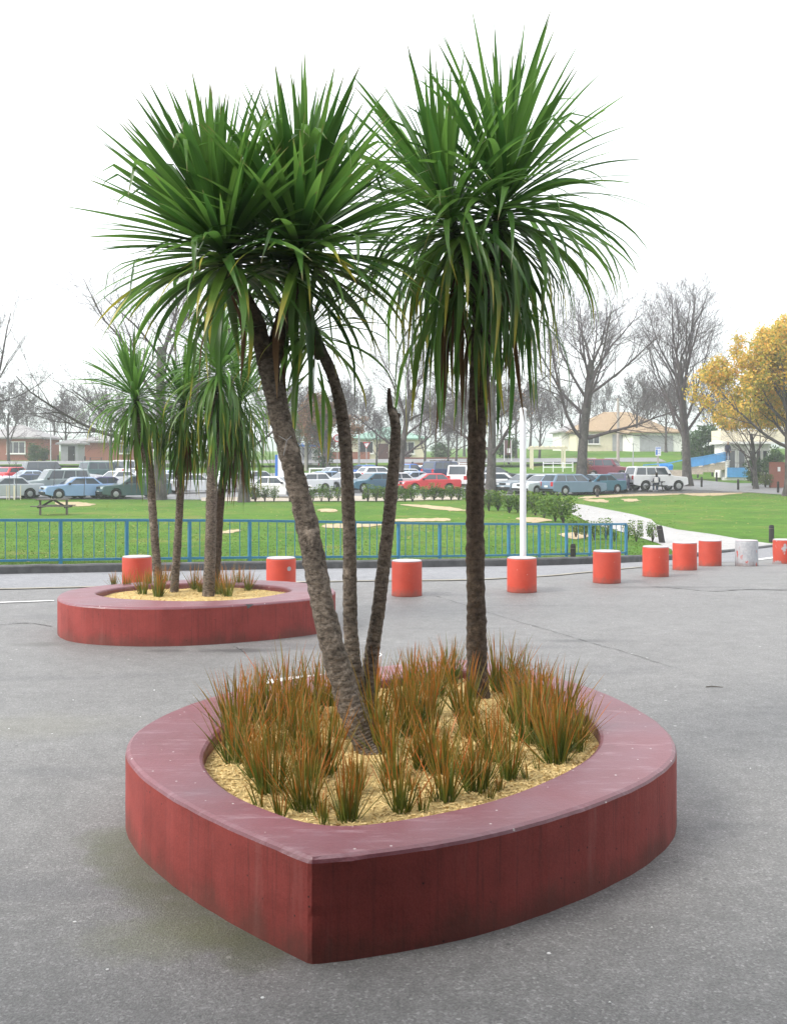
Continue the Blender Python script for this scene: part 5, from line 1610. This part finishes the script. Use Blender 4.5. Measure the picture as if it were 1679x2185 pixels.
g = house('garage_building', 'pale garage building with a wide grey door on the bank', 1403, 134, 6.4, 6, 2.5, M['white_wall'], M['roof_tan'], 1.1, [], (-.2, 4.2, 2.0, M['grey_wall']))
house('pale_house', 'pale house with white gable half hidden behind the spreading tree', 1255, 146, 7.5, 8, 2.7, M['white_wall'], M['roof_grey'], 1.8, [(1.2, 1.6, 1.6, 1.2, 2), (-2., 1.6, 1.2, 1.2, 2)])
house('grey_shed', 'small grey shed at the end of the low brick building', 148, 126, 2.0, 3, 2.3, M['grey_wall'], M['roof_grey'], .5, [], (.3, .8, 1.9, M['black_trim']))

def wall_thing(name, label, px0, px1, Y, h, mat, cap=None):
    x0, x1 = PX(px0, Y), PX(px1, Y); z = gz((x0 + x1) / 2, Y)
    o = thing(name, label, 'wall', ((x0 + x1) / 2, Y, z))
    MB().box((0, 0, h / 2 - .2), (x1 - x0, .25, h + .4)).build('wall', mat, o)
    MB().box((0, 0, h + .04), (x1 - x0 + .06, .33, .08)).build('coping', cap or mat, o)
    n = max(2, int((x1 - x0) / 2.6))
    for k in range(n + 1):
        MB().box((-(x1 - x0) / 2 + k * (x1 - x0) / n, 0, h / 2 - .1), (.36, .38, h + .36)).build('pier', mat, o)
    return o
wall_thing('brick_garden_wall', 'red brick garden wall in front of the green-roofed house', 695, 786, 124, 1.25, M['brick'])
wall_thing('brick_garden_wall', 'low brick garden wall running behind the bare trees past the cream house', 850, 1000, 121, .75, M['brick'])
wall_thing('brick_wall', 'dark brick wall with a white notice beside the autumn tree', 1646, 1720, 86, 2.0, M['brick'])
x = PX(1659, 86)
tag(MB().box((0, 0, 0), (.22, .02, .36)).build('notice', M['sign_white'], origin=(0, 0, 0)), 'small white notice fixed to the dark brick wall', 'notice').location = (x, 85.78, gz(x, 86) + 1.5)

# white kiosk with its blue ramp
Y = 98.; x = PX(1592, Y); z = gz(x, Y) + .35
ko = thing('white_kiosk', 'white kiosk with a flat awning roof and tall glazed front', 'kiosk', (x, Y, z))
MB().box((0, 1.6, 1.45), (4.1, 3.0, 3.2)).build('wall', M['white_wall'], ko)
MB().box((0, 1.3, 3.1), (4.9, 4.2, .22)).build('roof', M['white_wall'], ko)
MB().box((1.0, 2.4, 3.75), (6.2, 3.0, 1.1)).build('upper_wall', M['cream'], ko)
MB().box((-.1, 0, -.25), (4.4, .6, .3)).build('plinth', M['white_wall'], ko)
for k, wx in enumerate((-1.35, -.45, .5, 1.1, 1.7)):
    f = MB().box((wx, .06, 1.35), (.74 if k < 2 else .5, .12, 2.3)).build('window', M['white_wall'], ko)
    MB().box((wx, -.015, 1.35), (.5 if k < 2 else .34, .04, 2.0)).build('pane', M['window'], f)
for wx in (-2.0, .02, 2.0): MB().box((wx, -.35, 1.4), (.2, .2, 3.1)).build('column', M['white_wall'], ko)
MB().box((-1.0, -.45, .35), (1.9, .05, .9)).build('front_panel', M['ramp_blue'], ko)
ra = thing('ramp_railing', 'blue ramp railing leading up to the white kiosk', 'railing', P(1505, 1000, 97.5))
ro = tuple(ra.location)
rp_ = [(1372, 1012), (1425, 1008), (1472, 998), (1500, 994), (1525, 989), (1552, 984)]
for (xa, ya), (xb, yb) in zip(rp_[:-1], rp_[1:]):
    a, b = P(xa, ya, 97.5), P(xb, yb, 97.5)
    up = Vector((0, 0, .85))
    MB().bar(a + up, b + up, .07, .10).build('top_rail', M['ramp_blue'], ra, origin=ro)
    MB().bar(a, a + up, .07).build('post', M['ramp_blue'], ra, origin=ro)
    if xa > 1440:
        MB().add([tuple(q) for q in (a + Vector((0, 0, .05)), b + Vector((0, 0, .05)), b + up * .92, a + up * .92, a + Vector((0, .04, .05)), b + Vector((0, .04, .05)), b + up * .92 + Vector((0, .04, 0)), a + up * .92 + Vector((0, .04, 0)))], [(0, 1, 2, 3), (7, 6, 5, 4), (0, 4, 5, 1), (3, 2, 6, 7)]).build('mesh_panel', M['ramp_blue'], ra, origin=ro)
    MB().box(tuple((a + b) / 2 - Vector((0, -.8, .35))), ((b - a).x + .02, 1.4, .7)).build('ramp_slab', M['gravel'], ra, origin=ro)
person('standing person in a navy top at the kiosk doorway', tuple(P(1552, 984, 97.3)), R(180), False)

# blue bins
for px, py, w, h, lb in ((1418, 1021, 1.15, 1.35, 'tall bright blue lidded bin beside the bus stop sign'), (1372, 1018, 1.3, .8, 'low blue bin behind the white off-roader')):
    p = G(px, py)
    o = thing('blue_bin', lb, 'bin', p)
    MB().box((0, 0, h * .45), (w, .9, h * .9), taper=1.12).build('tub', M['skip_blue'], o, bevel=.03)
    MB().box((0, 0, h * .95), (w * 1.18, 1.1, h * .14), taper=.8).build('lid', M['skip_blue'], o, bevel=.03)
    for s in (-1, 1): MB().tube([(s * w * .35, -.4, .07), (s * w * .35, -.32, .07)], [.08, .08], 10).build('wheel', M['tyre'], o)

# poles and signs
def upole(label, px, py, top_py, r, mat, Y=None, arm=False):
    p = G(px, py) if Y is None else Vector((PX(px, Y), Y, gz(PX(px, Y), Y)))
    h = EYE - (top_py - HOR) * p.y / F - p.z
    o = thing('utility_pole', label, 'pole', p)
    MB().tube([(0, 0, -.2), (0, 0, h)], [r, r * .7], 10).build('shaft', mat, o)
    if arm:
        MB().box((0, 0, h - .5), (1.8, .1, .12)).build('crossarm', mat, o)
        for k in (-.8, -.3, .3, .8): MB().cyl((k, 0, h - .44), .05, .16, 8).build('insulator', M['sign_white'], o)
    return o
upole('pale concrete pole right of the leaning palm trunk', 653, 1004, 860, .16, M['concrete_pole'])
upole('pale concrete pole rising beside the maroon off-roader', 1318, 1020, 850, .17, M['concrete_pole'])
upole('grey pole in front of the green-roofed house', 766, 992, 850, .12, M['steel'], Y=116)
upole('thin light pole near the long low brick building', 109, 985, 900, .08, M['steel'], Y=112)
upole('slim grey pole beside the white notice board', 1350, 1015, 945, .07, M['steel'], Y=104)

def round_sign():
    p = Vector((PX(720, 108), 108, gz(PX(720, 108), 108)))
    o = thing('speed_sign', 'round white speed sign with red ring reading 50', 'road sign', p)
    zc = EYE + (HOR - 935) * 108 / F - p.z
    MB().tube([(0, 0, -.2), (0, 0, zc + .2)], [.035, .035], 8).build('pole', M['steel'], o)
    MB().tube([(0, -.05, zc), (0, -.07, zc)], [.40, .40], 28).build('ring', M['sign_red'], o)
    MB().tube([(0, -.071, zc), (0, -.08, zc)], [.29, .29], 28).build('disc', M['sign_white'], o)
    cu = bpy.data.curves.new('number', 'FONT'); cu.body = '50'; cu.size = .36; cu.extrude = .004; cu.align_x = 'CENTER'; cu.align_y = 'CENTER'
    tob = bpy.data.objects.new('number', cu); C.objects.link(tob)
    dg = bpy.context.evaluated_depsgraph_get()
    me = bpy.data.meshes.new_from_object(tob.evaluated_get(dg)); bpy.data.objects.remove(tob)
    me.materials.clear(); me.materials.append(M['sign_black'])
    n_ = bpy.data.objects.new('number', me); C.objects.link(n_); n_.parent = o; n_.location = (0, -.09, zc); n_.rotation_euler = (R(90), 0, 0)
round_sign()
p = Vector((PX(782, 104), 104, gz(PX(782, 104), 104)))
o = thing('give_way_sign', 'triangular give way sign, red-edged and point down, before the cream house', 'road sign', p)
zc = EYE + (HOR - 950) * 104 / F - p.z
MB().tube([(0, 0, -.2), (0, 0, zc + .1)], [.035, .035], 8).build('pole', M['steel'], o)
for s, mt, yy, nm in ((.36, M['sign_red'], -.05, 'border'), (.25, M['sign_white'], -.066, 'face')):
    MB().prism([(-s, .3 * s / .36), (s, .3 * s / .36), (0, -.34 * s / .36)], yy, yy - .014).build(nm, mt, o).location = (0, 0, zc)
p = G(1403, 1024)
o = thing('bus_stop_sign', 'blue and white bus stop sign on a pale post behind the white off-roader', 'sign', p)
zc = EYE + (HOR - 963) * p.y / F - p.z
MB().box((0, 0, zc / 2 - .1), (.16, .12, zc)).build('post', M['concrete_pole'], o)
MB().box((0, -.08, zc), (.50, .04, .84)).build('board', M['sign_white'], o)
MB().box((-.14, -.104, zc - .08), (.16, .012, .5)).build('blue_stripe', M['sign_blue'], o)
MB().box((0, -.104, zc + .30), (.48, .012, .10)).build('blue_band', M['sign_blue'], o)
for k in range(3): MB().box((.10, -.104, zc + .1 - k * .16), (.2, .012, .05)).build('text_line', M['sign_blue'], o)
p = Vector((PX(1083, 118), 118, gz(PX(1083, 118), 118)))
o = thing('maroon_banner', 'tall maroon banner sign with white lettering behind the car park', 'sign', p)
MB().box((0, 0, 2.1), (.12 * 6, .06, 1.6)).build('panel', M['door'], o)
for s in (-1, 1): MB().box((s * .40, 0, 1.45), (.07, .07, 2.9)).build('post', M['sign_white'], o)
MB().box((.10, -.04, 1.75), (.34, .012, .5)).build('white_mark', M['sign_white'], o)
# white swing barrier
x0, x1, Y = PX(661, 95), PX(728, 95), 95.
o = thing('swing_barrier', 'white metal swing barrier gate on the grass behind the light blue sedan', 'barrier', ((x0 + x1) / 2, Y, gz(0, Y)))
w = x1 - x0
for s in (-1, 1): MB().box((s * w / 2, 0, .6), (.13, .13, 1.3)).build('post', M['white_pole'], o)
MB().box((0, 0, 1.2), (w - .13, .09, .12)).build('top_bar', M['white_pole'], o)
MB().bar((-w * .05, 0, 1.12), (w / 2 - .07, 0, .2), .08).build('brace', M['white_pole'], o)
# canopy with blue fascia
Y = 120.; x = PX(650, Y)
o = thing('shop_canopy', 'small building with a blue and white canopy fascia past the leaning palm', 'building', (x, Y, gz(x, Y)))
MB().box((0, 2.2, 1.2), (3.4, 3, 2.8)).build('wall', M['white_wall'], o)
MB().box((0, .2, 2.35), (3.6, 1.6, .42)).build('canopy', M['sign_blue'], o)
for k in range(9): MB().box((-1.5 + k * .37, -.61, 2.44), (.24, .02, .18)).build('letter_block', M['sign_white'], o)
for s in (-1, 1): MB().box((s * 1.65, -.4, 1.05), (.14, .14, 2.2)).build('post', M['sign_red'], o)
MB().box((.2, .68, 1.0), (1.1, .06, 1.9)).build('door', M['grey_wall'], o)
# blue and white signboards left of the leaning trunk
Y = 96.; x = PX(590, Y)
o = thing('blue_signboard', 'blue and white upright signboard beside the leaning palm trunk', 'sign', (x, Y, gz(x, Y)))
MB().box((0, 0, 1.1), (.22, .18, 2.6)).build('post', M['sign_blue'], o)
MB().box((.55, 0, 1.3), (.85, .1, 2.4)).build('board', M['sign_white'], o)
# cream pergola
Y = 112.; x = PX(1170, Y)
o = thing('pergola', 'cream timber pergola frame behind the white pole', 'pergola', (x, Y, gz(x, Y)))
for sx_ in (-1.7, 1.7):
    for sy in (0, 1.6): MB().box((sx_, sy, 1.0), (.18, .18, 2.2)).build('post', M['cream'], o)
for sy in (0, 1.6): MB().box((0, sy, 2.2), (4.0, .14, .26)).build('beam', M['cream'], o)
for k in range(7): MB().box((-1.7 + k * .567, .8, 2.38), (.09, 2.2, .12)).build('rafter', M['cream'], o)
# white fence panels
for px, lb in ((1190, 'white rail fence below the cream pergola'), (1010, 'white rail fence behind the white van')):
    Y = 108.; x = PX(px, Y)
    o = thing('rail_fence', lb, 'fence', (x, Y, gz(x, Y)))
    for k in range(4): MB().box((-1.5 + k, 0, .5), (.09, .09, 1.05)).build('post', M['white_pole'], o)
    for zz in (.5, .9): MB().box((0, -.07, zz), (3.1, .05, .1)).build('rail', M['white_pole'], o)
# far picnic table
picnic_table('distant picnic table on the grass by the low brick building', 205, 990, R(10))

# ------------------------------------------------------------------ small things on the plaza
p = G(634, 1447)
strip = [tuple(G(px, py).xy) for px, py in ((566, 1451), (640, 1443), (712, 1437), (714, 1444), (640, 1451), (570, 1460))]
sheet('white_mark', strip, M['white_line'], .004)
o = MB(); cc = G(796, 1398)
for i in range(32):
    a = 2 * math.pi * i / 32
    for r_ in (.075, .088): o.v.append((cc.x + r_ * math.cos(a), cc.y + r_ * 1.6 * math.sin(a), .005))
for i in range(32):
    j = (i + 1) % 32; o.f.append((2 * i, 2 * i + 1, 2 * j + 1, 2 * j)); o.m.append(0)
tag(o.build('white_mark', M['white_line']), kind='structure')

def crack(pts, w, seed):
    rr_ = random.Random(seed)
    cur = [tuple(G(*p).xy) for p in spline(pts, 14)]
    L1, R1 = [], []
    for i, p in enumerate(cur):
        ww = w * max(.12, .5 + noise.noise(Vector((i * .35, seed, 0))) * 1.1)
        j = rr_.uniform(-.006, .006)
        L1.append((p[0] + j, p[1] + ww / 2 + j)); R1.append((p[0] + j, p[1] - ww / 2 + j))
    m2 = MB()
    for p, q in zip(L1, R1): m2.v += [(p[0], p[1], gz(*p) + .0035), (q[0], q[1], gz(*q) + .0035)]
    m2.f = [(2 * i, 2 * i + 1, 2 * i + 3, 2 * i + 2) for i in range(len(L1) - 1)]; m2.m = [0] * len(m2.f)
    tag(m2.build('pavement_crack', M['crack']), kind='structure')
M['crack'] = simple('crack_dirt', (.055, .055, .055), .9, .3, 20)
crack([(930, 1272), (1010, 1297), (1090, 1322), (1180, 1348), (1260, 1372), (1340, 1394), (1430, 1424)], .035, 1)
crack([(1390, 1252), (1450, 1256), (1520, 1262), (1600, 1258), (1700, 1261)], .05, 2)
crack([(0, 1334), (60, 1330), (110, 1337)], .04, 3)
crack([(500, 1380), (512, 1386), (525, 1396)], .05, 4)
tw = G(1523, 1467)
tag(MB().tube([(tw.x - .07, tw.y, .006), (tw.x - .02, tw.y + .01, .009), (tw.x + .07, tw.y - .012, .006)], [.004, .005, .003], 6).build('twig', M['timber_grey'], origin=(tw.x, tw.y, 0)), 'short brown twig lying on the bare asphalt beyond the pointed planter', 'twig')
rl = random.Random(12)
for px, py in ((157, 1494), (330, 1473), (415, 1488), (300, 1530), (112, 1566), (20, 1555), (1120, 1341), (1132, 1336), (1520, 1745), (1170, 2035), (160, 1968), (1600, 1640), (1390, 1980), (230, 2070), (560, 2130), (1300, 2140)):
    p = G(px, py); sz = rl.uniform(.004, .009)
    m2 = MB(); k = 7
    ring = [(sz * rl.uniform(.6, 1.2) * math.cos(6.283 * i / k), sz * rl.uniform(.5, 1.) * math.sin(6.283 * i / k)) for i in range(k)]
    m2.add([(x, y, .001) for x, y in ring] + [(x * .8, y * .8, .004) for x, y in ring], [tuple(range(k, 2 * k))] + [(i, (i + 1) % k, k + (i + 1) % k, k + i) for i in range(k)])
    o = m2.build('litter_scrap', M['sign_white']); o.location = p
    tag(o, 'tiny white scrap of litter lying on the asphalt', 'litter', 'white scraps on the asphalt')
nr = np.random.RandomState(8); FL = MB(); fuv = []
for (px, py, n_, sp) in ((1240, 1060, 500, 7.), (1466, 1045, 400, 6.), (1660, 1062, 700, 7.), (1046, 1066, 200, 5.), (340, 1075, 350, 8.), (300, 1130, 260, 7.), (1550, 1100, 350, 9.), (1000, 1120, 260, 7.), (120, 1120, 200, 6.), (620, 1110, 220, 8.)):
    c = G(px, py)
    for _ in range(n_):
        x, y = c.x + nr.normal(0, sp * .6), c.y + nr.normal(0, sp)
        if y < np.interp(x, [p[0] for p in KC], [p[1] for p in KC]) + .3: continue
        z = gz(x, y) + .02; a = nr.uniform(0, 6.28); q = nr.uniform(.03, .06)
        o_ = len(FL.v)
        FL.v += [(x - q * math.cos(a), y - q * math.sin(a), z), (x + q * .6 * math.sin(a), y - q * .6 * math.cos(a), z + nr.uniform(0, .02)), (x + q * math.cos(a), y + q * math.sin(a), z + nr.uniform(0, .02)), (x - q * .6 * math.sin(a), y + q * .6 * math.cos(a), z)]
        FL.f.append((o_, o_ + 1, o_ + 2, o_ + 3)); FL.m.append(0); t_ = nr.rand(); fuv += [(t_, 0)] * 4
FL.uv = fuv
M['fallen'] = foliage_mat('fallen_leaves', [(0, (.16, .10, .05)), (.5, (.34, .22, .08)), (1, (.50, .34, .10))], .1)
tag(FL.build('fallen_leaves', M['fallen'], fixn=False), 'scattered tan fallen leaves on the lawns', 'leaves', kind='stuff')

# ------------------------------------------------------------------ grass blades of the lawn, nearest part
rr = np.random.RandomState(5)
N = 70000
px_ = rr.uniform(-20, 1440, N); inv = rr.uniform(1 / 46., 1 / 19.5, N); Yv = 1 / inv
fy = np.interp(px_, fk_px, fk_Y)
m_ = MB(); V = []; Fc = []; UV = []
kx = np.array([p[0] for p in KC]); kyy = np.array([p[1] for p in KC])
pathpoly = [tuple(G(*p).xy) for p in path_px]
def inside(x, y, poly):
    c = False; n = len(poly); j = n - 1
    for i in range(n):
        if (poly[i][1] > y) != (poly[j][1] > y) and x < (poly[j][0] - poly[i][0]) * (y - poly[i][1]) / (poly[j][1] - poly[i][1]) + poly[i][0]: c = not c
        j = i
    return c
for i in range(N):
    Y = Yv[i]; x = PX(px_[i], Y)
    if Y < np.interp(x, kx, kyy) + .14: continue
    if x > 2 and inside(x, Y, pathpoly): continue
    z = gz(x, Y) - .016; h = rr.uniform(.012, .032); a = rr.uniform(0, 6.28); w = rr.uniform(.006, .012) * (Y / 22)
    lx, ly = rr.normal(0, .03, 2)
    o_ = len(V)
    V += [(x - w * math.cos(a), Y - w * math.sin(a), z), (x + w * math.cos(a), Y + w * math.sin(a), z), (x + lx, Y + ly, z + h)]
    Fc.append((o_, o_ + 1, o_ + 2)); t_ = rr.rand(); UV += [(t_, 0)] * 3
m_.v, m_.f, m_.m, m_.uv = V, Fc, [0] * len(Fc), UV
M['grass_blade'] = foliage_mat('lawn_blades', [(0, (.05, .115, .012)), (.6, (.085, .175, .022)), (1, (.17, .22, .05))], .55)
tag(m_.build('lawn_blades', M['grass_blade'], fixn=False), 'short mown green grass blades on the lawn behind the railing', 'grass', kind='stuff')

# ------------------------------------------------------------------ damp air
M['haze'] = bpy.data.materials.new('damp_air'); M['haze'].use_nodes = True
_n, _l = M['haze'].node_tree.nodes, M['haze'].node_tree.links
_n.remove(_n['Principled BSDF'])
pv = _n.new('ShaderNodeVolumePrincipled')
pv.inputs['Color'].default_value = (.93, .96, 1, 1)
pv.inputs['Density'].default_value = .0010
pv.inputs['Anisotropy'].default_value = .2
_l.new(pv.outputs[0], _n['Material Output'].inputs['Volume'])
hz = MB().box((0, 1040, 40), (4600, 2300, 84)).build('haze', M['haze'])
tag(hz, 'thin pale winter haze over the whole place', 'haze', kind='stuff')
